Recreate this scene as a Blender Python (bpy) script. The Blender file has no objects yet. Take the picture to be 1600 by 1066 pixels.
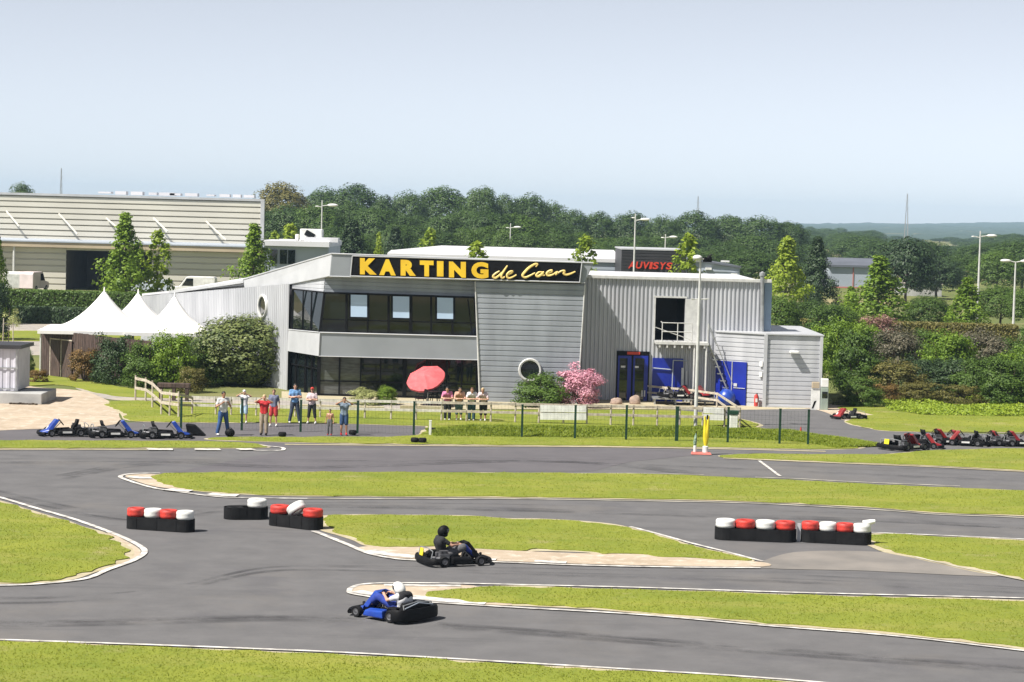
import bpy, bmesh, math, random
import numpy as np
from mathutils import Vector, Matrix, noise
from mathutils.geometry import tessellate_polygon
random.seed(7)
SC = bpy.context.scene
COL = SC.collection
PI = math.pi
R = math.radians
# ---------------------------------------------------------------- camera model
FPX, CW, CH, CAMH, ROLL = 3600.0, 1600.0, 1066.0, 8.85, R(1.5)
PITCH = math.atan(193 * math.cos(ROLL) / FPX)
cF = Vector((0, math.cos(PITCH), -math.sin(PITCH)))
_r0 = Vector((1, 0, 0)); _u0 = Vector((0, math.sin(PITCH), math.cos(PITCH)))
cR = _r0 * math.cos(ROLL) + _u0 * math.sin(ROLL)
cU = -_r0 * math.sin(ROLL) + _u0 * math.cos(ROLL)
CAM = Vector((0, 0, CAMH))

def ray(px, py):
    return cF + cR * ((px - CW / 2) / FPX) + cU * ((CH / 2 - py) / FPX)
def G(px, py, z=0.0):                      # ground point under a photo position
    d = ray(px, py); t = (z - CAMH) / d.z
    return CAM + d * t
def P(px, py, Y):                          # point on the facade plane at distance Y
    d = ray(px, py); return CAM + d * (Y / d.y)
def PW(px, py, A, D):                      # point on a vertical plane through A along D
    d = ray(px, py); n = Vector((-D[1], D[0], 0)); A = Vector((A[0], A[1], 0))
    t = n.dot(A - Vector((0, 0, 0))) / n.dot(d)
    return CAM + d * t

# ---------------------------------------------------------------- tags
def tag(o, label=None, cat=None, group=None, kind=None):
    if label: o['label'] = label
    if cat: o['category'] = cat
    if group: o['group'] = group
    if kind: o['kind'] = kind
    return o
def empty(name, loc, rz=0.0, label=None, cat=None, group=None):
    o = bpy.data.objects.new(name, None); o.empty_display_size = 0.2
    COL.objects.link(o); o.location = loc; o.rotation_euler = (0, 0, rz)
    return tag(o, label, cat, group)
def copy_tree(o, parent=None):
    c = o.copy(); COL.objects.link(c); c.parent = parent
    for ch in list(o.children): copy_tree(ch, c)
    return c
def wloc(o):
    v = Vector((0, 0, 0))
    while o is not None: v += o.location; o = o.parent
    return v

# ---------------------------------------------------------------- materials
def newmat(name):
    m = bpy.data.materials.new(name); m.use_nodes = True
    nt = m.node_tree; b = nt.nodes['Principled BSDF']
    return m, nt, b
def mk(name, c1, c2=None, scale=4.0, rough=0.6, metal=0.0, bump=0.0, bscale=None, ior=1.5, coat=0.0, detail=6, vec='Object', stretch=None):
    m, nt, b = newmat(name)
    b.inputs['Roughness'].default_value = rough
    b.inputs['Metallic'].default_value = metal
    b.inputs['IOR'].default_value = ior
    if coat: b.inputs['Coat Weight'].default_value = coat
    if c2 is None: c2 = tuple(x * 0.8 for x in c1)
    tc = nt.nodes.new('ShaderNodeTexCoord'); src = tc.outputs[vec]
    if stretch:
        mp = nt.nodes.new('ShaderNodeMapping'); mp.inputs['Scale'].default_value = stretch
        nt.links.new(src, mp.inputs[0]); src = mp.outputs[0]
    n = nt.nodes.new('ShaderNodeTexNoise'); n.inputs['Scale'].default_value = scale; n.inputs['Detail'].default_value = detail
    nt.links.new(src, n.inputs['Vector'])
    r = nt.nodes.new('ShaderNodeValToRGB')
    r.color_ramp.elements[0].position = 0.35; r.color_ramp.elements[1].position = 0.65
    r.color_ramp.elements[0].color = (*c2, 1); r.color_ramp.elements[1].color = (*c1, 1)
    nt.links.new(n.outputs['Fac'], r.inputs[0]); nt.links.new(r.outputs[0], b.inputs['Base Color'])
    if bump:
        n2 = nt.nodes.new('ShaderNodeTexNoise'); n2.inputs['Scale'].default_value = bscale or scale * 6
        nt.links.new(src, n2.inputs['Vector'])
        bp = nt.nodes.new('ShaderNodeBump'); bp.inputs['Strength'].default_value = bump; bp.inputs['Distance'].default_value = 0.02
        nt.links.new(n2.outputs['Fac'], bp.inputs['Height']); nt.links.new(bp.outputs[0], b.inputs['Normal'])
    return m
def multi(name, layers, rough=0.9, bump=0.3, bscale=30, stretch=(1, 1, 1)):
    """layers: first (colA,colB,scale) then (col, scale, lo, hi, stretch) overlays by noise threshold, world coordinates"""
    m, nt, b = newmat(name); b.inputs['Roughness'].default_value = rough
    b.inputs['Specular IOR Level'].default_value = 0.25
    geo = nt.nodes.new('ShaderNodeNewGeometry'); pos = geo.outputs['Position']
    cA, cB, s = layers[0]
    def nz(scale, st=(1, 1, 1), det=5, off=0):
        mp = nt.nodes.new('ShaderNodeMapping'); mp.inputs['Scale'].default_value = st; mp.inputs['Location'].default_value = (off, off * .7, 0)
        nt.links.new(pos, mp.inputs[0])
        n = nt.nodes.new('ShaderNodeTexNoise'); n.inputs['Scale'].default_value = scale; n.inputs['Detail'].default_value = det
        n.inputs['Roughness'].default_value = 0.65
        nt.links.new(mp.outputs[0], n.inputs['Vector']); return n.outputs['Fac']
    def ramp(f, lo, hi, a=(0, 0, 0, 1), c=(1, 1, 1, 1)):
        r = nt.nodes.new('ShaderNodeValToRGB'); r.color_ramp.elements[0].position = lo; r.color_ramp.elements[1].position = hi
        r.color_ramp.elements[0].color = a; r.color_ramp.elements[1].color = c
        nt.links.new(f, r.inputs[0]); return r.outputs[0]
    cur = ramp(nz(s), .32, .68, (*cA, 1), (*cB, 1))
    for k, L in enumerate(layers[1:]):
        col, sc, lo, hi = L[:4]; st = L[4] if len(L) > 4 else (1, 1, 1); mx_ = L[5] if len(L) > 5 else 1.0
        f = ramp(nz(sc, st, 5, 13.7 * (k + 1)), lo, hi, (0, 0, 0, 1), (mx_, mx_, mx_, 1))
        mx = nt.nodes.new('ShaderNodeMix'); mx.data_type = 'RGBA'
        nt.links.new(f, mx.inputs[0]); nt.links.new(cur, mx.inputs[6]); mx.inputs[7].default_value = (*col, 1)
        cur = mx.outputs[2]
    nt.links.new(cur, b.inputs['Base Color'])
    bp = nt.nodes.new('ShaderNodeBump'); bp.inputs['Strength'].default_value = bump; bp.inputs['Distance'].default_value = 0.03
    nt.links.new(nz(bscale), bp.inputs['Height']); nt.links.new(bp.outputs[0], b.inputs['Normal'])
    return m
def leafmat(name, ca, cb, trans=0.3, objvar=0.25):
    m, nt, b = newmat(name); out = nt.nodes['Material Output']
    geo = nt.nodes.new('ShaderNodeNewGeometry'); oi = nt.nodes.new('ShaderNodeObjectInfo')
    tc = nt.nodes.new('ShaderNodeTexCoord')
    n = nt.nodes.new('ShaderNodeTexNoise'); n.inputs['Scale'].default_value = 5.0; n.inputs['Detail'].default_value = 2
    nt.links.new(tc.outputs['Object'], n.inputs['Vector'])
    a1 = nt.nodes.new('ShaderNodeMath'); a1.operation = 'MULTIPLY_ADD'
    nt.links.new(geo.outputs['Random Per Island'], a1.inputs[0]); a1.inputs[1].default_value = 0.45
    nt.links.new(n.outputs['Fac'], a1.inputs[2])
    a2 = nt.nodes.new('ShaderNodeMath'); a2.operation = 'MULTIPLY_ADD'
    nt.links.new(oi.outputs['Random'], a2.inputs[0]); a2.inputs[1].default_value = objvar; nt.links.new(a1.outputs[0], a2.inputs[2])
    r = nt.nodes.new('ShaderNodeValToRGB'); r.color_ramp.elements[0].position = .35; r.color_ramp.elements[1].position = 1.15 if False else 1.0
    r.color_ramp.elements[0].color = (*ca, 1); r.color_ramp.elements[1].color = (*cb, 1)
    nt.links.new(a2.outputs[0], r.inputs[0])
    nt.links.new(r.outputs[0], b.inputs['Base Color']); b.inputs['Roughness'].default_value = 0.55
    b.inputs['Specular IOR Level'].default_value = 0.35
    tr = nt.nodes.new('ShaderNodeBsdfTranslucent'); nt.links.new(r.outputs[0], tr.inputs['Color'])
    mx = nt.nodes.new('ShaderNodeMixShader'); mx.inputs[0].default_value = trans
    nt.links.new(b.outputs[0], mx.inputs[1]); nt.links.new(tr.outputs[0], mx.inputs[2]); nt.links.new(mx.outputs[0], out.inputs['Surface'])
    return m
EXPO = 0.80
M = {}
M['asphalt'] = multi('asphalt', [((.106, .104, .107), (.134, .131, .134), .9), ((.17, .155, .14), .14, .54, .70, (1, 1, 1), .45),
        ((.055, .055, .06), .5, .56, .72, (.10, 1.6, 1), .5), ((.085, .083, .092), .3, .56, .66, (1, 1, 1), .4), ((.22, .21, .20), 11, .62, .74, (1, 1, 1), .5), ((.05, .05, .055), 16, .62, .72, (1, 1, 1), .4)], .9, .25, 60)
M['asphalt_new'] = multi('asphalt_new', [((.098, .093, .101), (.120, .113, .121), .6), ((.13, .12, .12), .2, .58, .75, (1, 1, 1), .4), ((.16, .15, .15), 9, .7, .8, (1, 1, 1), .4)], .9, .2, 60)
M['grass'] = multi('grass', [((.145, .185, .02), (.232, .25, .03), .3), ((.29, .26, .07), .5, .50, .74, (.5, 1.5, 1), .7),
        ((.09, .15, .012), 1.7, .56, .72, (1, 1, 1), .6), ((.33, .27, .14), .4, .60, .72, (1, 1, 1), .65), ((.085, .125, .012), 22, .46, .66, (1, 1, 1), .5), ((.30, .31, .06), 30, .55, .7, (1, 1, 1), .5), ((.34, .30, .18), .16, .66, .74, (1, 1, 1), .5)], .95, .6, 18)
M['meadow'] = multi('meadow', [((.09, .12, .03), (.17, .17, .06), .03), ((.26, .22, .11), .02, .5, .62), ((.05, .09, .02), .05, .55, .7)], .95, .5, 3)
M['sand'] = multi('sand', [((.34, .275, .205), (.47, .385, .295), .6), ((.55, .50, .42), 2.5, .52, .7), ((.20, .17, .12), 1.3, .62, .78, (1, 1, 1), .6), ((.30, .17, .10), .3, .62, .75, (1, 1, 1), .6)], .95, .4, 25)
M['tan'] = multi('tan', [((.36, .30, .20), (.44, .40, .28), 1.5), ((.20, .21, .07), 2.2, .58, .72), ((.15, .12, .08), 5, .6, .7, (1, 1, 1), .6)], .95, .5, 20)
M['gravel'] = multi('gravel', [((.26, .24, .22), (.36, .33, .30), 1.5), ((.42, .36, .27), .4, .5, .7)], .95, .4, 20)
M['concrete'] = mk('concrete', (.42, .42, .41), (.30, .30, .30), 1.3, .85, bump=.2)
M['white_paint'] = mk('white_paint', (.70, .68, .64), (.30, .28, .26), 3.2, .8, detail=10)
M['worn_line'] = mk('worn_line', (.58, .54, .44), (.22, .20, .15), 1.2, .85, detail=10)
M['white'] = mk('white', (.76, .76, .74), (.58, .58, .56), 3, .55, bump=.15, detail=10)
M['tent'] = mk('tent_canvas', (.84, .83, .81), (.76, .75, .73), 1.2, .7)
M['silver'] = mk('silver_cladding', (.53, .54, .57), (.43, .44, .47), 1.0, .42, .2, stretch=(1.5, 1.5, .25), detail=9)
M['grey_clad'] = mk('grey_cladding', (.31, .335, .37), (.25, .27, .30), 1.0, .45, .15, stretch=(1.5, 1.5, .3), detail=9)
M['fascia'] = mk('fascia_grey', (.29, .31, .335), (.25, .27, .29), .6, .4, .2)
M['trim'] = mk('trim', (.47, .48, .50), (.40, .41, .43), 1, .4)
M['black'] = mk('black', (.006, .006, .007), (.003, .003, .004), 4, .6, ior=1.25)
M['rubber'] = mk('rubber', (.011, .011, .012), (.005, .005, .006), 5, .8, bump=.3, ior=1.3)
M['glass'] = mk('dark_glass', (.010, .014, .016), (.005, .007, .008), 1, .03, ior=1.65)
M['sky_reflection'] = mk('sky_reflection', (.42, .55, .70), (.38, .50, .66), 1, .35)  # sky reflected in the opened casement panes, painted as flat pale blue
M['greyglass'] = mk('grey_glass', (.09, .10, .10), (.05, .055, .055), 2.2, .08, ior=1.7, stretch=(1, 1, 5))
M['blue'] = mk('blue_paint', (.006, .022, .30), (.004, .016, .23), 1, .4)
M['blue2'] = mk('kart_blue', (.012, .06, .36), (.008, .035, .26), 3, .35, coat=.3)
M['red'] = mk('red_plastic', (.60, .040, .026), (.34, .03, .024), 5, .6, bump=.3, detail=10)
M['kartred'] = mk('kart_red', (.30, .015, .016), (.20, .012, .014), 3, .4, coat=.2)
M['parasol'] = mk('parasol_cloth', (.66, .12, .13), (.52, .08, .09), 5, .75)
M['palewood'] = mk('pale_rail', (.66, .63, .58), (.46, .43, .38), 5, .8)
M['yellow'] = mk('yellow', (.72, .58, .02), (.62, .48, .015), 3, .5)
M['letters'] = mk('yellow_letters', (.78, .52, .02), (.68, .42, .015), 1.5, .5)
M['script'] = mk('script_letters', (.80, .62, .22), (.68, .50, .16), 1.5, .5)
M['redletters'] = mk('red_letters', (.62, .05, .02), (.55, .04, .02), 1.5, .5)
M['steel'] = mk('steel', (.42, .43, .44), (.30, .31, .32), 4, .4, .6)
M['darksteel'] = mk('wheel_metal', (.16, .16, .17), (.08, .08, .09), 6, .5, .4)
M['galv'] = mk('galvanised', (.62, .62, .60), (.50, .50, .49), 4, .5, .2)
M['dkgreen'] = mk('dark_green_post', (.006, .045, .022), (.004, .03, .016), 4, .5)
M['wood'] = mk('weathered_wood', (.52, .47, .39), (.32, .27, .21), 7, .85, bump=.3)
M['plank'] = mk('dark_planks', (.10, .066, .055), (.035, .022, .018), 3, .85, bump=.4, stretch=(6, 6, .6))
M['beige_clad'] = mk('beige_cladding', (.60, .58, .51), (.52, .50, .44), .15, .6)
M['tan_clad'] = mk('tan_fascia', (.46, .38, .27), (.38, .31, .22), .3, .7)
M['roofwhite'] = mk('pale_roof', (.62, .62, .65), (.54, .54, .57), .2, .55)
M['charcoal'] = mk('charcoal_cladding', (.035, .033, .038), (.026, .025, .028), .5, .5)
M['bluegrey'] = mk('bluegrey_cladding', (.36, .40, .46), (.31, .35, .41), .3, .5)
M['dkroof'] = mk('dark_roof', (.12, .13, .16), (.09, .10, .12), .3, .6)
M['bark'] = mk('bark', (.10, .075, .05), (.05, .04, .028), 6, .9, bump=.5)
M['rock'] = mk('boulder', (.44, .32, .25), (.24, .18, .15), 3, .9, bump=.9, detail=10)
M['skin'] = mk('skin', (.52, .30, .21), (.45, .25, .17), 8, .5)
M['tanskin'] = mk('tanned_skin', (.40, .21, .13), (.33, .17, .10), 8, .5)
M['hairdark'] = mk('dark_hair', (.018, .012, .009), (.010, .007, .005), 30, .5)
M['hairblond'] = mk('blond_hair', (.50, .38, .22), (.38, .27, .14), 30, .5)
M['hairbrown'] = mk('brown_hair', (.12, .055, .025), (.07, .03, .015), 30, .5)
M['eye'] = mk('eye_dark', (.02, .015, .012), None, 4, .2)
M['lip'] = mk('lip', (.38, .12, .10), None, 4, .5)
def cloth(name, c): M[name] = mk('cloth_' + name, c, tuple(x * .62 for x in c), 7, .85, bump=.3, bscale=25)
for n_, c_ in dict(c_white=(.72, .72, .74), c_jeans=(.035, .09, .24), c_ltblue=(.45, .62, .75), c_red=(.52, .022, .03), c_khaki=(.36, .29, .22),
        c_greyblue=(.18, .20, .30), c_bluepolo=(.16, .34, .62), c_dkjeans=(.045, .06, .10), c_pinkwhite=(.68, .55, .58), c_black=(.015, .015, .018), c_grey=(.12, .12, .13),
        c_bluegrey=(.20, .26, .34), c_denim=(.03, .07, .17), c_pink=(.62, .20, .36), c_peach=(.62, .36, .26), c_greenjean=(.10, .17, .17), c_teal=(.03, .09, .12), c_coral=(.55, .05, .05), c_blueovr=(.02, .05, .32)).items():
    cloth(n_, c_)
M['lf_forest'] = leafmat('leaf_forest', (.014, .038, .009), (.062, .112, .022), .2, .4)
M['lf_olive'] = leafmat('leaf_olive', (.075, .085, .02), (.17, .15, .04), .2, .2)
M['lf_mid'] = leafmat('leaf_mid', (.028, .065, .012), (.10, .17, .028), .3, .3)
M['lf_lime'] = leafmat('leaf_lime', (.13, .22, .018), (.34, .43, .05), .45, .2)
M['lf_young'] = leafmat('leaf_young', (.06, .13, .012), (.22, .33, .035), .4, .2)
M['lf_dark'] = leafmat('leaf_dark', (.014, .034, .014), (.045, .080, .028), .15, .3)
M['lf_laurel'] = leafmat('leaf_laurel', (.03, .06, .015), (.17, .20, .06), .15, .2)
M['lf_purple'] = leafmat('leaf_purple', (.045, .06, .028), (.155, .135, .09), .2, .3)
M['lf_rose'] = leafmat('leaf_rose', (.13, .10, .05), (.36, .20, .18), .2, .2)
M['lf_rust'] = leafmat('leaf_rust', (.06, .06, .02), (.22, .13, .04), .2, .25)
M['lf_pink'] = leafmat('leaf_pink', (.42, .12, .22), (.70, .38, .46), .25, .2)
M['lf_pale'] = leafmat('leaf_pale', (.16, .20, .06), (.42, .44, .18), .3, .2)
M['lf_cover'] = leafmat('leaf_cover', (.12, .20, .012), (.28, .36, .03), .3, .2)
M['lf_bank'] = leafmat('leaf_bank', (.15, .22, .012), (.28, .34, .035), .5, .2)
M['blade'] = leafmat('grass_blade', (.18, .22, .02), (.30, .33, .04), .6, .1)

# ---------------------------------------------------------------- mesh builder
class MB:
    def __init__(s): s.v = []; s.f = []; s.mi = []; s.cm = 0
    def add(s, vs, fs):
        o = len(s.v); s.v += [Vector(v) for v in vs]
        for f in fs: s.f.append([i + o for i in f]); s.mi.append(s.cm)
        return s
    def hexa(s, p):   # 8 corners: bottom ring 0-3, top ring 4-7
        return s.add(p, [(3, 2, 1, 0), (4, 5, 6, 7), (0, 1, 5, 4), (1, 2, 6, 5), (2, 3, 7, 6), (3, 0, 4, 7)])
    def box(s, c, d, rz=0.0, rot=None):
        x, y, z = d[0] / 2, d[1] / 2, d[2] / 2
        pts = [Vector(q) for q in ((-x, -y, -z), (x, -y, -z), (x, y, -z), (-x, y, -z), (-x, -y, z), (x, -y, z), (x, y, z), (-x, y, z))]
        m = rot if rot is not None else Matrix.Rotation(rz, 3, 'Z')
        return s.hexa([m @ q + Vector(c) for q in pts])
    def prism(s, poly, h):   # poly of 3D points, extruded along vector h
        h = Vector(h); n = len(poly); vs = [Vector(p) for p in poly] + [Vector(p) + h for p in poly]
        return s.add(vs, [tuple(reversed(range(n))), tuple(range(n, 2 * n))] + [(i, (i + 1) % n, n + (i + 1) % n, n + i) for i in range(n)])
    def tube(s, pts, rad, n=8, cap=True):
        pts = [Vector(p) for p in pts]
        if not hasattr(rad, '__len__'): rad = [rad] * len(pts)
        vs = []; up = None
        for i, p in enumerate(pts):
            d = (pts[min(i + 1, len(pts) - 1)] - pts[max(i - 1, 0)])
            if d.length < 1e-9: d = Vector((0, 0, 1))
            d.normalize()
            if up is None: up = d.orthogonal().normalized()
            u = (up - d * up.dot(d))
            u = u.normalized() if u.length > 1e-6 else d.orthogonal().normalized()
            up = u; w = d.cross(u)
            for k in range(n):
                a = 2 * PI * k / n; vs.append(p + (u * math.cos(a) + w * math.sin(a)) * rad[i])
        fs = [(i * n + k, i * n + (k + 1) % n, (i + 1) * n + (k + 1) % n, (i + 1) * n + k) for i in range(len(pts) - 1) for k in range(n)]
        if cap: fs += [tuple(reversed(range(n))), tuple(range((len(pts) - 1) * n, len(pts) * n))]
        return s.add(vs, fs)
    def lathe(s, prof, c, axis='z', n=20, closed=False):
        vs = []
        for r, h in prof:
            for k in range(n):
                a = 2 * PI * k / n; x, y = r * math.cos(a), r * math.sin(a)
                q = (x, y, h) if axis == 'z' else ((x, h, y) if axis == 'y' else (h, x, y))
                vs.append(Vector(q) + Vector(c))
        m = len(prof); rng = range(m) if closed else range(m - 1)
        fs = [(i * n + k, i * n + (k + 1) % n, ((i + 1) % m) * n + (k + 1) % n, ((i + 1) % m) * n + k) for i in rng for k in range(n)]
        return s.add(vs, fs)
    def ball(s, c, r, n=12, m=8, rot=None):
        if not hasattr(r, '__len__'): r = (r, r, r)
        vs = []; c = Vector(c)
        for i in range(m + 1):
            t = PI * i / m
            for k in range(n):
                a = 2 * PI * k / n
                q = Vector((r[0] * math.sin(t) * math.cos(a), r[1] * math.sin(t) * math.sin(a), r[2] * math.cos(t)))
                if rot is not None: q = rot @ q
                vs.append(c + q)
        return s.add(vs, [(i * n + k, (i + 1) * n + k, (i + 1) * n + (k + 1) % n, i * n + (k + 1) % n) for i in range(m) for k in range(n)])
    def cone(s, p, q, r1, r2, n=12):
        s.ball(p, r1, n, 8); s.ball(q, r2, n, 8); return s.tube([p, q], [r1, r2], n)
    def ribs(s, a, b, c, d, n, depth, nrm, vertical=True, wide=False):
        """corrugated sheet on the quad a(bl) b(br) c(tr) d(tl)"""
        a, b, c, d = map(Vector, (a, b, c, d)); nrm = Vector(nrm).normalized() * depth
        prof = [(0, 1), (.74, 1), (.80, 0), (.94, 0)] if not vertical else [(0, 0), (.35, 0), (.5, 1), (.85, 1)]
        ts = [((i + t) / n, h) for i in range(n) for t, h in prof] + [(1.0, 0)]
        vs = []
        for t, h in ts:
            if vertical: p, q = a.lerp(b, t), d.lerp(c, t)
            else: p, q = a.lerp(d, t), b.lerp(c, t)
            vs += [p + nrm * h, q + nrm * h]
        fs = [(2 * i, 2 * i + 2, 2 * i + 3, 2 * i + 1) if vertical else (2 * i, 2 * i + 1, 2 * i + 3, 2 * i + 2) for i in range(len(ts) - 1)]
        return s.add(vs, fs)
    def build(s, name, mat, parent=None, local=False, smooth=False, bevel=0.0):
        me = bpy.data.meshes.new(name)
        if parent is not None: off = Vector((0, 0, 0)) if local else wloc(parent)
        elif local: off = Vector((0, 0, 0))
        else:
            xs = [v.x for v in s.v]; ys = [v.y for v in s.v]
            off = Vector(((min(xs) + max(xs)) / 2, (min(ys) + max(ys)) / 2, min(v.z for v in s.v)))
        me.from_pydata([v - off for v in s.v], [], s.f)
        mats = mat if isinstance(mat, (list, tuple)) else [mat]
        for m in mats: me.materials.append(m)
        if len(mats) > 1: me.polygons.foreach_set('material_index', s.mi)
        if smooth: me.polygons.foreach_set('use_smooth', [True] * len(me.polygons))
        me.update()
        o = bpy.data.objects.new(name, me); COL.objects.link(o)
        if parent is not None: o.parent = parent
        elif not local: o.location = off
        if bevel:
            bm = o.modifiers.new('bevel', 'BEVEL'); bm.width = bevel; bm.segments = 2; bm.limit_method = 'ANGLE'
        if smooth:
            try: me.set_sharp_from_angle(angle=R(50))
            except Exception: pass
        return o
def catmull(pts, n=8, closed=False):
    out = []; N = len(pts); pts = [Vector((p[0], p[1])) for p in pts]
    for i in range(N if closed else N - 1):
        if closed: p0, p1, p2, p3 = pts[i - 1], pts[i], pts[(i + 1) % N], pts[(i + 2) % N]
        else: p0, p1, p2, p3 = pts[max(i - 1, 0)], pts[i], pts[i + 1], pts[min(i + 2, N - 1)]
        for k in range(n):
            t = k / n; out.append(.5 * ((2 * p1) + (p2 - p0) * t + (2 * p0 - 5 * p1 + 4 * p2 - p3) * t * t + (3 * p1 - p0 - 3 * p2 + p3) * t ** 3))
    if not closed: out.append(pts[-1])
    return out
def sheet(name, pix, z, mat, kind='structure', thick=0.0, smooth=True, jitter=0.0, n=8, ground=True, label=None):
    """flat ground sheet whose outline is given by photo positions on the ground"""
    g = [G(x, y).xy for x, y in pix] if ground else [Vector(p) for p in pix]
    if smooth: g = catmull(g, n, True)
    if jitter: g = [p + Vector((random.uniform(-1, 1), random.uniform(-1, 1))) * jitter for p in g]
    mb = MB(); pts = [Vector((p[0], p[1], z)) for p in g]
    tris = tessellate_polygon([pts])
    area = sum(pts[i].x * pts[(i + 1) % len(pts)].y - pts[(i + 1) % len(pts)].x * pts[i].y for i in range(len(pts)))
    fs = []
    for t in tris:
        a, b, c = [pts[i] for i in t]
        fs.append(t if (b - a).cross(c - a).z > 0 else tuple(reversed(t)))
    mb.add(pts, fs)
    if thick:
        N = len(pts); low = [p - Vector((0, 0, thick)) for p in pts]
        mb.add(pts + low, [(i, (i + 1) % N, N + (i + 1) % N, N + i) if area < 0 else (i, N + i, N + (i + 1) % N, (i + 1) % N) for i in range(N)])
    o = mb.build(name, mat); tag(o, kind=kind)
    return o, [p.xy for p in pts]
def ribbon(mb, pix, w, z, n=8, ground=True, smooth=True):
    g = [G(x, y).xy for x, y in pix] if ground else [Vector(p) for p in pix]
    if smooth: g = catmull(g, n)
    vs = []
    for i, p in enumerate(g):
        d = (g[min(i + 1, len(g) - 1)] - g[max(i - 1, 0)]).normalized(); q = Vector((-d.y, d.x)) * w / 2
        vs += [Vector((*(p + q), z)), Vector((*(p - q), z))]
    fs = []
    for i in range(len(g) - 1):
        f = (2 * i, 2 * i + 1, 2 * i + 3, 2 * i + 2); a, b, c = vs[f[0]], vs[f[1]], vs[f[2]]
        fs.append(f if (b - a).cross(c - a).z > 0 else tuple(reversed(f)))
    mb.add(vs, fs)
def quads_object(name, V, mat, parent=None, k=4):
    """V: numpy (n,k,3) of separate faces"""
    n = len(V); me = bpy.data.meshes.new(name)
    me.vertices.add(n * k); me.vertices.foreach_set('co', V.reshape(-1).astype(np.float32))
    me.loops.add(n * k); me.loops.foreach_set('vertex_index', np.arange(n * k, dtype=np.int32))
    me.polygons.add(n); me.polygons.foreach_set('loop_start', np.arange(0, n * k, k, dtype=np.int32))
    me.update(calc_edges=True); me.materials.append(mat)
    o = bpy.data.objects.new(name, me); COL.objects.link(o); o.parent = parent
    return o

# ---------------------------------------------------------------- world, sun, camera
w = bpy.data.worlds.new('World'); SC.world = w; w.use_nodes = True
nt = w.node_tree; bg = nt.nodes['Background']
sky = nt.nodes.new('ShaderNodeTexSky'); sky.sky_type = 'NISHITA'; sky.sun_disc = False
SD = Vector((-.52, -.32, .80)).normalized()
sky.sun_elevation = math.asin(SD.z); sky.sun_rotation = math.atan2(SD.x, SD.y)
sky.air_density = 0.42; sky.dust_density = 0.35; sky.ozone_density = 2.0; sky.altitude = 50
hsv = nt.nodes.new('ShaderNodeHueSaturation'); hsv.inputs['Saturation'].default_value = .32
nt.links.new(sky.outputs[0], hsv.inputs['Color']); nt.links.new(hsv.outputs[0], bg.inputs[0]); bg.inputs[1].default_value = 0.088
sl = bpy.data.lights.new('sun', 'SUN'); sl.energy = 4.9; sl.angle = R(.53); sl.color = (1, .95, .87)
so = bpy.data.objects.new('sun', sl); COL.objects.link(so); so.rotation_euler = SD.to_track_quat('Z', 'Y').to_euler(); so.location = (0, 0, 60)
cd = bpy.data.cameras.new('camera'); co = bpy.data.objects.new('camera', cd); COL.objects.link(co)
cd.sensor_width = 36; cd.lens = 36 * FPX / CW; cd.clip_start = .5; cd.clip_end = 12000
mw = Matrix((cR, cU, -cF)).transposed().to_4x4(); mw.translation = CAM; co.matrix_world = mw
SC.camera = co
SC.view_settings.view_transform = 'Standard'; SC.view_settings.look = 'None'
SC.view_settings.exposure = EXPO; SC.view_settings.gamma = 1
SC.cycles.volume_bounces = 0; SC.cycles.max_bounces = 6
# ================================================================= GROUND AND TRACK
mb = MB(); mb.add([(-3200, -60, 0), (3200, -60, 0), (3200, 5200, 0), (-3200, 5200, 0)], [(0, 1, 2, 3)])
g = mb.build('ground', M['meadow']); tag(g, kind='structure')
sheet('track', [(-500, 686), (640, 694), (1100, 700), (2100, 690), (2300, 1260), (-700, 1240)], .008, M['asphalt'], smooth=False)
sheet('track_patch', [(270, 739), (330, 727), (400, 713), (450, 704.5), (900, 701), (1090, 706), (1085, 712), (985, 722), (925, 737), (700, 738)], .013, M['asphalt_new'], smooth=False)
sheet('pit_lane', [(-400, 664), (60, 662), (250, 660), (700, 665), (760, 700), (-400, 700)], .012, M['asphalt_new'], smooth=False)
sheet('access_road', [(1060, 640), (1155, 634), (1225, 633), (1290, 638), (1312, 655), (1350, 670), (1450, 677), (1950, 684), (1950, 705), (1560, 706), (1380, 712), (1180, 709), (1130, 712), (1080, 707), (1140, 690), (1190, 668), (1080, 655)], .016, M['asphalt'], smooth=False)
sheet('dirt_path', [(-300, 598), (0, 600), (60, 606), (130, 612), (178, 632), (186, 650), (178, 664), (60, 671), (-300, 674)], .020, M['sand'], n=6)
sheet('gravel_path', [(120, 606), (210, 612), (330, 622), (640, 633), (640, 641), (320, 630), (185, 626), (150, 618)], .018, M['gravel'])
sheet('terrace_paving', [(440, 612), (640, 622), (960, 624), (1300, 628), (1300, 639), (1150, 641), (1000, 640), (640, 640), (440, 628)], .017, M['tan'], smooth=False)
sheet('forecourt', [(1150, 631), (1210, 632), (1310, 634), (1345, 640), (1400, 654), (1330, 660), (1270, 640)], .024, M['sand'])
sheet('far_road', [(-500, 497), (300, 503), (300, 519), (-500, 515)], .012, M['gravel'], smooth=False)
sheet('near_road', [(-500, 531), (200, 534), (200, 556), (-500, 553)], .012, M['gravel'], smooth=False)
sheet('far_field', [(1370, 390), (1420, 387), (1530, 389), (1530, 393), (1470, 397), (1380, 395)], .03, mk('stubble', (.62, .52, .34), (.50, .42, .27), .02, .9), smooth=False)
sheet('pale_field', [(1380, 381.5), (1550, 384), (1570, 386.5), (1370, 384.5)], .04, mk('pale_field', (.50, .46, .33), (.40, .40, .25), .02, .9), smooth=False)
sheet('pale_field', [(1240, 383), (1330, 384), (1330, 386), (1240, 386)], .04, bpy.data.materials['pale_field'], smooth=False)

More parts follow.
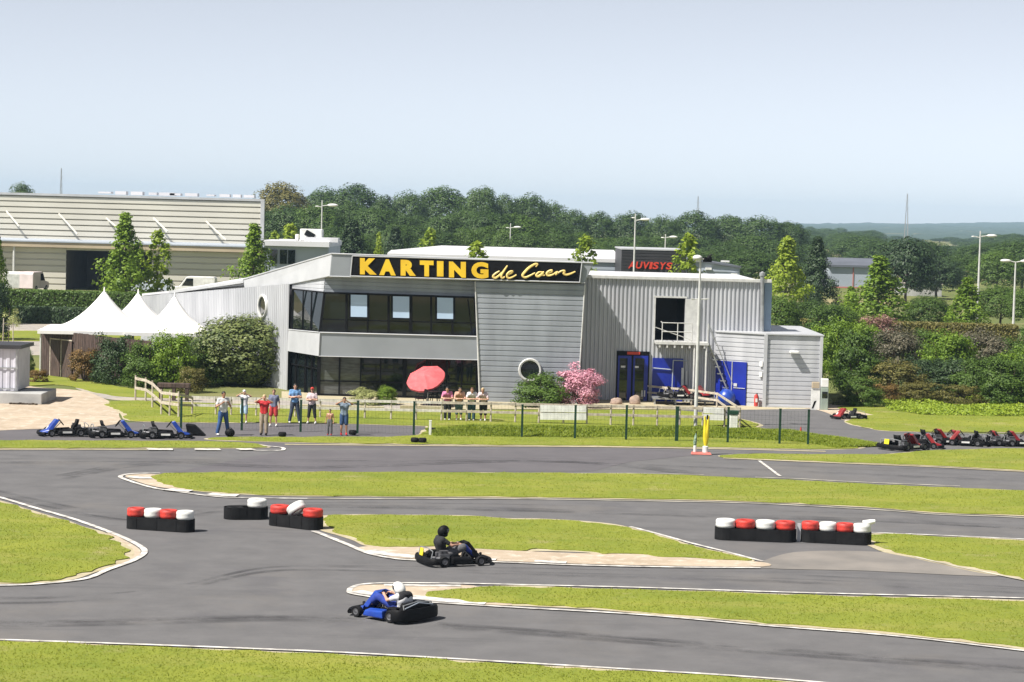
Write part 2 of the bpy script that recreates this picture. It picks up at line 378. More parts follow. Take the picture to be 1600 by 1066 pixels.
ISL = {}
def island(key, pix, edge=.16, z=.045, mat='grass', n=6):
    g = [G(x, y).xy for x, y in pix]; g = catmull(g, n, True)
    # a sandy margin a little wider than the grass
    cx = []
    N = len(g)
    area = sum(g[i].x * g[(i + 1) % N].y - g[(i + 1) % N].x * g[i].y for i in range(N))
    sg = 1 if area > 0 else -1
    def off(d):
        out = []
        for i in range(N):
            t = (g[(i + 1) % N] - g[i - 1]).normalized(); nn = Vector((t.y, -t.x)) * sg
            out.append(g[i] + nn * (d * (0.65 + 0.7 * noise.noise(Vector((g[i].x * .7, g[i].y * .7, 3))))))
        return out
    if edge: sheet('verge_soil', off(edge), .021, M['tan'], smooth=False, ground=False)
    gj = []
    for i in range(N):
        a, b = g[i], g[(i + 1) % N]; L = (b - a).length; k = max(1, min(20, int(L / .35)))
        for j in range(k):
            p = a.lerp(b, j / k); e = noise.noise(Vector((p.x * 1.9, p.y * 1.9, 7))) * .26
            t = (b - a).normalized() if L > 0 else Vector((1, 0)); gj.append(p + Vector((t.y, -t.x)) * sg * (e - .05))
    o, pts = sheet('grass_verge', gj, z, M[mat], smooth=False, ground=False, thick=.03)
    ISL[key] = pts
island('A', [(-200, 1003), (0, 1005), (300, 1016), (560, 1027), (800, 1040.5), (1000, 1052), (1200, 1066), (1400, 1085), (1400, 1150), (600, 1200), (-200, 1150)])
island('B', [(-260, 722), (-100, 757), (0, 785), (56, 802), (113, 819), (160, 836), (192, 853), (201, 866), (190, 878), (150, 893), (110, 905), (60, 911), (0, 913), (-260, 913)])
island('C', [(239, 750), (244, 744), (270, 741), (400, 739), (700, 739.5), (1000, 742), (1180, 749), (1278, 753.5), (1377, 759), (1600, 768), (1900, 781), (1900, 822), (1600, 807), (1461, 802), (1377, 795), (1180, 785), (1000, 781), (800, 778), (480, 776), (400, 774), (320, 769), (268, 762)])
island('D', [(505, 818), (512, 807), (607, 806.5), (731, 808), (800, 812.5), (884, 814.5), (940, 820), (980, 826), (1025, 838), (1081, 854), (1137, 868), (1170, 877), (1137, 877), (1095, 875), (1039, 872), (997, 867), (940, 868), (921, 864), (842, 860), (800, 863), (730, 857), (660, 856), (607, 857), (575, 852), (550, 842), (518, 830)], edge=.3)
island('E', [(1360, 846), (1364, 838), (1405, 836.5), (1490, 842), (1600, 847), (1800, 858), (1800, 945), (1660, 918), (1560, 897), (1518, 888), (1461, 877), (1419, 868), (1375, 857)], edge=.4)
island('F', [(662, 931), (690, 924), (740, 919.5), (820, 919), (1000, 923.5), (1250, 932), (1600, 941), (1850, 950), (1850, 1044), (1600, 1014), (1400, 991), (1200, 975), (1000, 958), (860, 949), (760, 944), (700, 938)], edge=.3)
island('G', [(-300, 690), (0, 689.5), (300, 690.5), (390, 694), (418, 699), (396, 701), (300, 701), (0, 701.5), (-300, 701)])
island('K', [(1125, 713), (1180, 710.5), (1300, 711), (1377, 711), (1461, 705), (1600, 702), (1850, 706), (1850, 748), (1600, 736), (1461, 729), (1293, 722.5), (1180, 718), (1140, 716)])
island('L', [(1305, 637), (1400, 636), (1850, 642), (1850, 684), (1600, 677), (1405, 675), (1355, 669), (1322, 660), (1345, 652), (1360, 648)])
island('M', [(165, 632), (200, 627), (300, 630), (460, 636), (640, 642), (1000, 642), (1090, 645), (1165, 658), (1180, 668), (1060, 672), (690, 667), (500, 662), (300, 661), (205, 658), (190, 645)], mat='grass')
island('N', [(330, 688), (350, 684.5), (500, 684), (640, 682.5), (668, 672), (700, 666), (1000, 668), (1150, 666), (1230, 677), (1321, 692), (1350, 700), (1290, 703), (1100, 700), (800, 696.5), (600, 694.5), (450, 692)])
island('O', [(-300, 517), (200, 520), (200, 533), (-300, 530)], edge=0)
island('Q', [(28, 590), (45, 575), (90, 585), (190, 606), (300, 622), (180, 620), (100, 603), (30, 604)], edge=0)
ISL.pop('O')
# rough grass bank behind the kerb
def bank():
    a, b = G(672, 676).xy, G(1345, 699).xy
    mid = [(672, 678), (760, 679), (900, 680), (1050, 680), (1180, 684), (1280, 690), (1346, 700)]
    g = catmull([G(x, y).xy for x, y in mid], 24); vs = []; n = len(g); m = 11
    for i, p in enumerate(g):
        d = (g[min(i + 1, n - 1)] - g[max(i - 1, 0)]).normalized(); q = Vector((-d.y, d.x))
        e = min(1, i / 18, (n - 1 - i) / 40)
        for j in range(m):
            t = j / (m - 1) * 2 - 1; pp = p + q * t * 1.3
            h = .26 * (math.cos(t * PI) * .5 + .5) * e * (1 + .35 * noise.noise(Vector((pp.x * .9, pp.y * .9, 0)))) + .05 - (.03 if abs(t) == 1 else 0)
            vs.append(Vector((pp.x, pp.y, h)))
    mb = MB(); mb.add(vs, [(i * m + j, (i + 1) * m + j, (i + 1) * m + j + 1, i * m + j + 1) for i in range(n - 1) for j in range(m - 1)])
    o = mb.build('grass_bank', M['grass'], smooth=True)
    if o.data.polygons[0].normal.z < 0: o.data.flip_normals()
    tag(o, kind='structure'); return vs
BANK = bank()
# sand and kerbs
sheet('sand_strip', [(560, 858), (600, 855), (700, 857), (800, 862), (900, 866), (1000, 868), (1100, 875), (1190, 880), (1192, 887), (1053, 886), (912, 883), (800, 879), (648, 875), (607, 871)], .030, M['sand'], n=4)
sheet('sand_strip', [(1188, 880), (1240, 864), (1330, 862), (1400, 866), (1461, 880), (1560, 900), (1500, 900), (1350, 893), (1195, 889)], .019, mk('dusty_asphalt', (.22, .20, .18), (.15, .14, .13), .6, .9, bump=.2, detail=9), n=4)
sheet('sand_strip', [(549, 924), (556, 918.5), (580, 915.5), (650, 915.5), (740, 917), (760, 930), (800, 948), (700, 941), (620, 936), (562, 930)], .030, M['sand'], n=4)
sheet('sand_strip', [(196, 746), (205, 743), (245, 742.5), (262, 752), (290, 766), (245, 762), (215, 754)], .028, M['sand'], n=4)
sheet('sand_strip', [(160, 826), (185, 840), (212, 855), (220, 864), (208, 874), (170, 889), (190, 872), (192, 858)], .020, M['sand'], n=4)

def line(name, pix, wd, z, mat='white_paint', sm=True):
    mb = MB(); ribbon(mb, pix, wd, z, smooth=sm); o = mb.build(name, M[mat]); tag(o, kind='structure')
line('edge_line', [(-200, 996), (0, 1001.7), (200, 1008.5), (400, 1016), (560, 1023), (800, 1037), (1000, 1049), (1200, 1062), (1400, 1079)], .13, .034)
line('edge_line', [(-200, 720), (0, 778.6), (56, 795.5), (113, 812), (169, 832), (208, 849), (226, 863), (209, 877), (168, 892), (133, 906), (70, 913.5), (0, 916.5), (-200, 918)], .16, .034)
line('edge_line', [(250, 740.6), (220, 741), (197, 742.6), (188, 746.5), (200, 752), (220, 758.5), (246, 765), (280, 770), (330, 776.5), (371, 779), (480, 780.5)], .16, .034)
line('edge_line', [(300, 697), (390, 697), (420, 698.4), (440, 700.6), (443, 703.2), (436, 705), (396, 705)], .15, .034)
line('edge_line', [(490, 831.5), (512, 840), (544, 853), (575, 866), (607, 873), (648, 877), (775, 880), (912, 885), (1053, 888), (1188, 889)], .17, .036)
line('edge_line', [(985, 824.5), (1025, 835), (1081, 850.5), (1137, 864.5), (1192, 879)], .13, .034)
line('edge_line', [(1850, 944), (1600, 936.5), (1250, 928), (1000, 920), (820, 915.8), (714, 913.5), (607, 913), (569, 914.7), (552, 919), (546, 924.5), (552, 930), (600, 937), (671, 943), (735, 947), (820, 952), (1000, 962.5), (1200, 980), (1400, 996), (1600, 1019), (1850, 1050)], .13, .036)
line('edge_line', [(1340, 833), (1433, 836.5), (1490, 839), (1600, 844), (1800, 854)], .12, .034)
line('edge_line', [(1430, 872), (1500, 888), (1560, 900), (1650, 919)], .13, .034, 'worn_line')
line('edge_line', [(480, 780.5), (800, 781), (1000, 784), (1180, 788), (1377, 798.5), (1461, 805), (1600, 810.5), (1850, 825)], .12, .033, 'worn_line')
line('edge_line', [(1180, 747), (1250, 749.5), (1332, 754), (1500, 761)], .10, .033, 'worn_line')
line('edge_line', [(900, 741), (1000, 741), (1100, 743)], .08, .033, 'worn_line')
line('grid_line', [(1186, 721), (1219, 745.5)], .12, .033, sm=False)
line('kerb', [(-200, 703.5), (100, 703.5), (230, 704)], .25, .03, 'tan')
line('kerb', [(445, 695.5), (700, 697.8), (900, 699), (1100, 702), (1290, 706.5)], .30, .03, 'tan')
line('kerb', [(1130, 717), (1293, 724), (1461, 731), (1600, 738), (1850, 750)], .22, .03, 'tan')
def kerb(pix, wd, z=.05, mat='white_paint'):
    mb = MB(); ribbon(mb, pix, wd, z, n=4); o = mb.build('kerb', M[mat]); tag(o, kind='structure')
for a in ([(230, 704), (250, 704), (270, 704.2)], [(304, 704), (324, 704.2), (344, 704.2)], [(372, 704.2), (396, 703.6)],
          [(262, 766.5), (280, 768.5), (298, 769.5)], [(326, 774), (348, 775.5), (371, 776.5)], [(206, 747), (220, 748.5), (236, 748.5)]):
    kerb(a, .55)
for a in ([(648, 873), (720, 875), (775, 877)], [(835, 879.5), (860, 880.5), (885, 881.5)]): kerb(a, .35)
kerb([(575, 862), (610, 868), (650, 872)], .5, .035); kerb([(640, 935), (690, 940), (760, 944)], .5, .04); kerb([(556, 926), (580, 930), (625, 931)], .4, .04)
kerb([(600, 916.5), (660, 917), (720, 917.5)], .25, .04)

# ---- grass blades, mown short (one mass) and the rough bank
def inpoly(pts, poly):
    x, y = pts[:, 0], pts[:, 1]; c = np.zeros(len(pts), bool); n = len(poly)
    px = np.array([p[0] for p in poly]); py = np.array([p[1] for p in poly]); j = n - 1
    for i in range(n):
        cond = ((py[i] > y) != (py[j] > y)) & (x < (px[j] - px[i]) * (y - py[i]) / (py[j] - py[i] + 1e-12) + px[i]); c ^= cond; j = i
    return c
rng = np.random.default_rng(5)
def blades(P_, h, wd, seed=0):
    n = len(P_); a = rng.uniform(0, 2 * PI, n); d = np.stack([np.cos(a), np.sin(a), np.zeros(n)], 1) * wd * .5 * rng.uniform(.6, 1.4, n)[:, None]
    hh = h * rng.uniform(.5, 1.25, n); top = P_ + np.stack([rng.normal(0, .9, n) * hh, rng.normal(.6, .8, n) * hh, hh], 1)
    return np.stack([P_ - d, P_ + d, top], 1)
def scatter(poly, dens, z=.045):
    xs = [p[0] for p in poly]; ys = [p[1] for p in poly]; x0, x1, y0, y1 = max(min(xs), -30), min(max(xs), 34), min(ys), max(ys)
    n = int((x1 - x0) * (y1 - y0) * dens); q = np.stack([rng.uniform(x0, x1, n), rng.uniform(y0, y1, n)], 1)
    # keep only what lies near the view cone
    q = q[(np.abs(q[:, 0]) < q[:, 1] * .235)]
    q = q[inpoly(q, poly)]
    nz = np.sin(q[:, 0] * 2.1 + 3 * np.sin(q[:, 1] * .9)) + np.sin(q[:, 1] * 2.7 + 2 * np.sin(q[:, 0] * 1.3))
    q = q[rng.uniform(0, 1, len(q)) < .62 + .14 * nz]
    return np.concatenate([q, np.full((len(q), 1), z)], 1)
allp = []
for k, dn in dict(A=330, B=220, F=220, D=170, E=150, C=130, K=90, N=110, M=60, L=60, G=110).items():
    allp.append(scatter(ISL[k], dn))
allp = np.concatenate(allp)
o = quads_object('mown_grass', blades(allp, .03, .024), M['blade'], k=3); tag(o, 'short mown grass blades on the verges between the track loops', 'grass', kind='stuff')
bv = np.array([list(v) for v in BANK]); m_ = 11
idx = rng.integers(0, len(bv) - 12, 42000); f1 = rng.uniform(0, 1, len(idx))[:, None]; f2 = rng.uniform(0, 1, len(idx))[:, None]
q = bv[idx] * (1 - f1) + bv[np.minimum(idx + m_, len(bv) - 1)] * f1; q += (bv[np.minimum(idx + 1, len(bv) - 1)] - bv[idx]) * f2 * ((idx % m_) < m_ - 1)[:, None]
o = quads_object('rough_grass', blades(q, .10, .07), M['lf_bank'], k=3); tag(o, 'longer rough grass growing on the bank beside the mesh fence', 'grass', kind='stuff')

# ================================================================= HILLS
def hills():
    nx, ny = 300, 46; vs = []
    for j in range(ny):
        t = j / (ny - 1); Y = 1700 + 3400 * t
        for i in range(nx):
            X = -900 + 2600 * i / (nx - 1)
            pxx = 800 + 3600 * X / Y; zt = 8.85 + max(-6, min(14, (pxx - 1205) * .034)) / (3600 / Y) * (Y / 5100); base = zt * (t ** .9) + 1.2 * math.sin(X * .011 + 1) * t + .8 * math.sin(X * .027) * t - .8
            bump = (noise.noise(Vector((X * .05, Y * .02, 0))) + .6 * noise.noise(Vector((X * .13, Y * .05, 4)))) * 2.6
            vs.append((X, Y, base + (bump + 1.2 if j else -1)))
    mb = MB(); mb.add(vs, [(j * nx + i, j * nx + i + 1, (j + 1) * nx + i + 1, (j + 1) * nx + i) for j in range(ny - 1) for i in range(nx - 1)])
    o = mb.build('hills', multi('hill_woods', [((.03, .055, .04), (.055, .085, .06), .03), ((.14, .14, .08), .006, .62, .7)], .95, .6, .3), smooth=False); tag(o, kind='structure')
hills()

# rubber laid down on the racing lines
def rubber():
    m, nt, b = newmat('rubber_marks'); b.inputs['Base Color'].default_value = (.045, .044, .05, 1); b.inputs['Roughness'].default_value = .8
    geo = nt.nodes.new('ShaderNodeNewGeometry'); n = nt.nodes.new('ShaderNodeTexNoise'); n.inputs['Scale'].default_value = .35; n.inputs['Detail'].default_value = 8; n.inputs['Roughness'].default_value = .7
    nt.links.new(geo.outputs['Position'], n.inputs['Vector']); r = nt.nodes.new('ShaderNodeValToRGB'); r.color_ramp.elements[0].position = .42; r.color_ramp.elements[1].position = .7
    r.color_ramp.elements[1].color = (.30, .30, .30, 1); nt.links.new(n.outputs['Fac'], r.inputs[0]); nt.links.new(r.outputs[0], b.inputs['Alpha']); return m
RUB = rubber()
lines_ = [[(-200, 728), (100, 724), (400, 724), (800, 722), (1200, 736), (1800, 764)], [(1800, 836), (1400, 815), (1100, 806), (800, 797), (520, 792), (360, 796), (240, 812), (120, 800), (-100, 752)],
          [(-200, 938), (60, 942), (260, 925), (420, 893), (600, 893), (900, 900), (1250, 910), (1800, 938)], [(-200, 978), (200, 972), (480, 966), (800, 985), (1100, 1008), (1800, 1062)],
          [(1800, 775), (1300, 765), (900, 722), (500, 730), (250, 724), (100, 745)]]
mb = MB(); z_ = .0165
for li, L in enumerate(lines_):
    for k in range(4):
        o_ = random.uniform(-9, 9) if k else 0; ph = random.uniform(0, 6)
        ribbon(mb, [(x, y + o_ * (1 + .3 * math.sin(x * .004 + ph)) * (y - 330) / 500) for x, y in L], random.choice((.16, .22, .3, .9)), z_, n=14); z_ += .00035
o = mb.build('tyre_marks', RUB); tag(o, kind='structure')
# ================================================================= MAIN BUILDING
YF = 110.6
A0, D0 = (P(498, 556, YF).x, YF), (-1.8, 3.5)
bl = empty('karting_building', (P(740, 625, YF).x, 118, 0), 0, 'low grey metal-clad clubhouse with long black and yellow sign, glazed front and blue doors', 'building')
def q4(mb, a, b, c, d): mb.add([a, b, c, d], [(0, 1, 2, 3)])
# body volumes (behind the facings)
def down(v, z=0.0): return Vector((v.x, v.y, z))
def part(mb, name, mat, parent=None, **k): return mb.build(name, M[mat] if isinstance(mat, str) else mat, parent or bl, **k)
# --- long wall going back on the left, vertical ribs, sloping top
tA = PW(508, 452, A0, D0); tE = PW(222, 463, A0, D0)
Bp = PW(450, 548, A0, D0)
wA = PW(457, 448, A0, D0)
mb = MB(); dn = Vector((-3.5, -1.8, 0)).normalized()
hole = PW(413, 479, A0, D0); along = Vector((D0[0], D0[1], 0)).normalized()
top_at = lambda s: None
def wall_pt(s, z): return Vector((A0[0], A0[1], 0)) + along * s + Vector((0, 0, z))
sE = (down(tE) - Vector((A0[0], A0[1], 0))).dot(along)
zt0, zt1 = PW(383, 455, A0, D0), tE
s1 = (down(zt0) - Vector((A0[0], A0[1], 0))).dot(along)
def ztop(s): return zt0.z + (zt1.z - zt0.z) * (s - s1) / (sE - s1)
sB = (down(Bp) - Vector((A0[0], A0[1], 0))).dot(along)
mb.ribs(wall_pt(sE, 0), wall_pt(sB, 0), wall_pt(sB, ztop(sB) + .25), wall_pt(sE, tE.z), 90, .07, dn, True)
part(mb, 'long_wall', 'silver')
# back and body so that the thing is solid
mb = MB(); nb = 13.5
zF = P(700, 434, YF + 1).z
X1 = P(914, 441, YF).x
back = [(A0[0] + .1, YF + .6, 0), (X1 - .2, YF + .6, 0), (X1 - .2, YF + nb, 0), (tE.x + 8, tE.y + .2, 0), (tE.x + .15, tE.y + .1, 0)]
hts = [zF - .1, zF - .1, zF - .1, tE.z, tE.z - .05]
n = 5; vs = [Vector(p) for p in back] + [Vector((p[0], p[1], h)) for p, h in zip(back, hts)]
mb.add(vs, [tuple(range(5, 10))] + [(i, (i + 1) % 5, 5 + (i + 1) % 5, 5 + i) for i in range(5)])
part(mb, 'inner_walls', 'charcoal')
# --- roof sheet, sloping down to the back left
mb = MB(); pf = P(517, 399, YF - .6); pr = P(927, 413, YF - .6)
zr = pf.z - .30
rp = [Vector((pf.x + .35, YF - .2, zr)), Vector((pr.x - .3, YF - .2, zr)), Vector((pr.x - .3, YF + nb, zr - .2)), Vector((tE.x + 8.4, tE.y + .4, tE.z + .02)), Vector((tE.x - .05, tE.y + .3, tE.z + .02)), Vector(PW(383, 440, A0, D0)) + Vector((.4, 0, -.15))]
mb.prism(rp, (0, 0, .12)); part(mb, 'roof', 'roofwhite')
# --- parapet band: front and left return
mb = MB(); Yp = YF - .6
a, b, c, d = P(515, 432, Yp), P(914, 442, Yp), P(927, 412, Yp), P(518, 397.5, Yp)
mb.hexa([a, b, b + Vector((-.1, 1.0, 0)), a + Vector((.5, 1.0, 0)), d, c, c + Vector((-.1, 1.0, 0)), d + Vector((.5, 1.0, 0))])
part(mb, 'parapet', 'fascia', bevel=.03)
Ap = (a.x, Yp); e1, e2 = PW(383, 459, Ap, D0), PW(380, 437.5, Ap, D0); e3, e4 = PW(225, 467, Ap, D0), PW(222, 461, Ap, D0)
mb = MB(); off = -dn * .35
mb.hexa([e1, a + Vector((-.004, 0, 0)), a + off, e1 + off, e2, d + Vector((-.004, 0, 0)), d + off, e2 + off])
part(mb, 'parapet_return', 'trim', bevel=.03)
mb = MB(); mb.hexa([e4 - Vector((0, 0, .16)), e2 - Vector((0, -.02, .16)), e2 + off - Vector((0, 0, .16)), e4 + off - Vector((0, 0, .16)), e4, e2 + Vector((0, .02, 0)), e2 + off, e4 + off]); part(mb, 'roof_edge', 'trim')
mb = MB(); mb.tube([d + Vector((0, -.02, .03)), c + Vector((0, -.02, .03))], .04, 6); mb.tube([d + Vector((0, 0, .03)), e2 + Vector((0, 0, .03))], .04, 6)
mb.tube([a + Vector((0, -.02, .0)), b + Vector((0, -.02, .0))], .03, 6); part(mb, 'capping', 'trim')
# --- sign board with its lettering
Ys = Yp - .12
a, b, c, d = P(547.5, 431.5, Ys), P(906, 441.3, Ys), P(909.5, 410.5, Ys), P(550.5, 400, Ys)
mb = MB(); mb.prism([a, b, c, d], (0, .11, 0)); sign = part(mb, 'sign_board', 'black')
mb = MB()
for u, v in ((a, b), (b, c), (c, d), (d, a)): mb.tube([u + Vector((0, -.01, 0)), v + Vector((0, -.01, 0))], .03, 5)
part(mb, 'sign_frame', 'trim', sign)
def text_mesh(ch, boldness=.0, extr=.03):
    cu = bpy.data.curves.new('t', 'FONT'); cu.body = ch; cu.offset = boldness; cu.extrude = extr; cu.resolution_u = 4
    ob = bpy.data.objects.new('t', cu); COL.objects.link(ob); dg = bpy.context.evaluated_depsgraph_get()
    me = bpy.data.meshes.new_from_object(ob.evaluated_get(dg)); bpy.data.objects.remove(ob)
    vs = [v.co.copy() for v in me.vertices]; fs = [tuple(p.vertices) for p in me.polygons]; bpy.data.meshes.remove(me); return vs, fs
def letter(ch, x0, x1, yt0, yb0, yt1, yb1, Yd, bold, mat, parent, shear=0.0):
    """one letter filling the photo box on the board"""
    vs, fs = text_mesh(ch, bold); xs = [v.x for v in vs]; ys = [v.y for v in vs]
    mnx, mxx, mny, mxy = min(xs), max(xs), min(ys), max(ys)
    bl_, br_, tr_, tl_ = P(x0, yb0, Yd), P(x1, yb1, Yd), P(x1, yt1, Yd), P(x0, yt0, Yd)
    out = []
    for v in vs:
        u = (v.x - mnx) / (mxx - mnx); t = (v.y - mny) / (mxy - mny)
        p = (bl_.lerp(br_, u)).lerp(tl_.lerp(tr_, u), t); p = Vector((p.x + shear * t, p.y - .02 - v.z, p.z)); out.append(p)
    mb = MB(); mb.add(out, fs); o = mb.build('letter', mat, parent); return o
zx = lambda x: 540 + x / 4.0
zy = lambda y: 390 + y / 4.0
for ch, x0, x1, yt, yb in (('K', 90, 195, 53, 155), ('A', 210, 314, 60, 160), ('R', 344, 440, 64, 163), ('T', 464, 550, 68, 167), ('I', 571, 612, 72, 168), ('N', 646, 752, 75, 174), ('G', 786, 893, 77, 180)):
    dy = (x1 - x0) * .026
    letter(ch, zx(x0), zx(x1), zy(yt), zy(yb), zy(yt + dy), zy(yb + dy), Ys, .058 if ch == 'G' else .072, M['letters'], sign)
strokes = {'d': [[(962, 135), (938, 150), (922, 168), (935, 178), (957, 165), (978, 143)], [(1012, 100), (992, 130), (974, 160), (978, 178), (996, 170)]],
  'e': [[(1008, 160), (1032, 150), (1043, 138), (1028, 140), (1010, 158), (1016, 178), (1040, 174), (1068, 158)]],
  'C': [[(1188, 108), (1200, 93), (1183, 92), (1148, 113), (1118, 143), (1106, 163), (1122, 175), (1150, 165), (1185, 146)]],
  'a': [[(1232, 142), (1208, 143), (1192, 160), (1202, 168), (1222, 158), (1237, 142), (1230, 160), (1246, 161)]],
  'e2': [[(1252, 154), (1284, 142), (1290, 132), (1272, 136), (1258, 150), (1266, 163), (1296, 156), (1318, 140)]],
  'n': [[(1326, 136), (1312, 160)], [(1316, 156), (1345, 137), (1368, 134), (1364, 150), (1380, 158), (1405, 152), (1436, 138)]]}
for k, sl_ in strokes.items():
    mb = MB()
    for j, s in enumerate(sl_):
        sp = catmull(s, 4); pts = [P(zx(x), zy(y), Ys - .05 - .004 * j) for x, y in sp]
        n_ = len(pts); mb.tube(pts, [.034 + .028 * math.sin(PI * (i / (n_ - 1))) for i in range(n_)], 6)
    mb.build('letter', M['script'], sign)
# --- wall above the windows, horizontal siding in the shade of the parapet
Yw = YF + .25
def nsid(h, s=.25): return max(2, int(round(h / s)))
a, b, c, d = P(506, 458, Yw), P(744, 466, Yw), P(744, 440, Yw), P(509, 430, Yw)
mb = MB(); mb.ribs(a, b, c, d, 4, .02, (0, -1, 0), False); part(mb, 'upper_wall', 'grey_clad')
Aw = (a.x, Yw); l1, l2 = PW(457, 452, Aw, D0), PW(457, 443, Aw, D0)
l3 = PW(385, 470, Aw, D0)
mb = MB(); mb.ribs(l1, a, d + Vector((0, 0, .2)), PW(457, 430, Aw, D0), 5, .02, dn, False); part(mb, 'upper_wall_return', 'silver')
# --- window band (front + return)
def window(px4, Yd, name='window', parent=bl, glass='glass'):
    mb = MB(); pts = [P(x, y, Yd) for x, y in px4]; q4(mb, *pts); return mb.build(name, M[glass], parent)
yl = lambda x, y0: y0 + (x - 500) * (6.5 / 243)
Yg = YF + .12
mb = MB(); tl, tr, br, bl2 = P(507, 457, Yg), P(743, 465, Yg), P(746.5, 524.5, Yg), P(499.5, 518.5, Yg)
mb.prism([bl2, br, tr, tl], (0, .06, 0)); up = part(mb, 'window', 'glass')
mb = MB()
def mull(mb, x0, y0, x1, y1, r, Yd=None):
    Yd = Yd or Yg - .12
    mb.tube([P(x0, y0, Yd), P(x1, y1, Yd)], r, 4)
for x, r in ((541, .07), (574, .05), (606.6, .07), (641, .11), (673, .06), (706, .07)):
    mull(mb, x + .5, yl(x, 457), x - .3 + (x - 500) * .006, yl(x, 519), r)
mull(mb, 507, 457, 499.5, 519, .07); mull(mb, 742, 464, 745.5, 525, .09); mull(mb, 731, 468, 738, 524, .04)
mull(mb, 505, 457.5, 744, 465, .06); mull(mb, 499, 519, 747, 525.5, .05); mull(mb, 502, yl(500, 499), 745, yl(745, 499), .035)
mb.build('window_frame', M['black'], up)
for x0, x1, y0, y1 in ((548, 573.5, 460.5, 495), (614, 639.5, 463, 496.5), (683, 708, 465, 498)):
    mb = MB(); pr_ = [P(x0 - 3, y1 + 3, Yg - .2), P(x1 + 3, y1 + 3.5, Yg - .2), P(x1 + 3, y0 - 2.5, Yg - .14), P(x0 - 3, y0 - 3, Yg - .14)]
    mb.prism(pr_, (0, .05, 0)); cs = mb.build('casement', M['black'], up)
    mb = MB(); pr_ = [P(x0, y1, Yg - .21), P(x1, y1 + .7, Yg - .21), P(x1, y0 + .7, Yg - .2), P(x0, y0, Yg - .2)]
    mb.prism(pr_, (0, .005, 0)); mb.build('pane', M['sky_reflection'], cs)
Ag = (bl2.x, Yg)
r1, r2 = PW(455, 514, Ag, D0), PW(458, 452, Ag, D0)
mb = MB(); mb.prism([r1, bl2, tl, r2], -dn * .05); upr = part(mb, 'return_window', 'glass')
mb = MB(); o_ = dn * .02
for x, r in ((456.5, .06), (473.6, .04), (487, .05)):
    mb.tube([PW(x + 1, 453 + (x - 456) * .09, Ag, D0) + o_, PW(x - 1, 514 + (x - 456) * .09, Ag, D0) + o_], r, 4)
mb.tube([r2 + o_, tl + o_], .05, 4); mb.tube([r1 + o_, bl2 + o_], .05, 4); mb.build('window_frame', M['black'], upr)
# --- fascia band between the floors
Yb = YF - .05
a, b, c, d = P(498, 556.5, Yb), P(747.5, 562.5, Yb), P(746, 526, Yb), P(500, 519.5, Yb)
mb = MB(); mb.hexa([a, b, b + Vector((0, .5, 0)), a + Vector((0, .5, 0)), d, c, c + Vector((0, .5, 0)), d + Vector((0, .5, 0))]); part(mb, 'floor_band', 'fascia')
Ab = (a.x, Yb); f1, f2 = PW(448.5, 548.5, Ab, D0), PW(451, 515, Ab, D0)
mb = MB(); mb.hexa([f1, a + Vector((-.004, 0, 0)), a - dn * .3, f1 - dn * .3, f2, d + Vector((-.004, 0, 0)), d - dn * .3, f2 - dn * .3]); part(mb, 'floor_band_return', 'trim')
mb = MB(); mb.tube([d + Vector((0, -.03, 0)), c + Vector((0, -.03, 0))], .035, 5); mb.tube([a + Vector((0, -.03, 0)), d + Vector((0, -.03, 0))], .03, 5); mb.tube([d + Vector((0, -.03, 0)), f2], .03, 5)
mb.tube([a + Vector((0, -.03, 0)), b + Vector((0, -.03, 0))], .02, 5); part(mb, 'band_trim', 'trim')
# --- ground floor glazing
Yg2 = YF + .55
gt = lambda x: 556 + (x - 498) * .026
x_gl = [499, 531, 564, 595, 633, 667, 698.5, 722, 746]
for i in range(8):
    x0, x1 = x_gl[i], x_gl[i + 1]
    mb = MB(); q4(mb, down(P(x0, 620, Yg2)), down(P(x1, 620, Yg2)), P(x1, gt(x1) - 1, Yg2), P(x0, gt(x0) - 1, Yg2))
    mb.build('glass_panel', M['greyglass'] if i < 2 else M['glass'], bl)
mb = MB()
for x, r in zip(x_gl, (.10, .05, .04, .05, .13, .05, .06, .05, .07)):
    pt = P(x, gt(x), Yg2 - .05); mb.tube([down(pt), pt], r, 4)
mb.tube([P(499, 595, Yg2 - .06), P(746, 601, Yg2 - .06)], .04, 4)
mb.tube([down(P(499, 600, Yg2 - .06), .05), down(P(746, 600, Yg2 - .06), .05)], .08, 4); part(mb, 'glazing_frame', 'black')
Ad = (P(499, 600, Yg2).x, Yg2)
mb = MB(); d1, d2 = PW(453, 600, Ad, D0), PW(499, 600, Ad, D0); zt = PW(475, 553, Ad, D0).z + .2
q4(mb, down(d1), down(d2), down(d2, zt), down(d1, zt)); dr = part(mb, 'side_entrance', 'glass')
mb = MB()
for x in (454, 463, 478, 488, 498): p_ = PW(x, 600, Ad, D0) + dn * .05; mb.tube([down(p_), down(p_, zt)], .06, 4)
mb.tube([down(d1, 1.3) + dn * .05, down(d2, 1.3) + dn * .05], .04, 4); mb.build('door_frame', M['black'], dr)
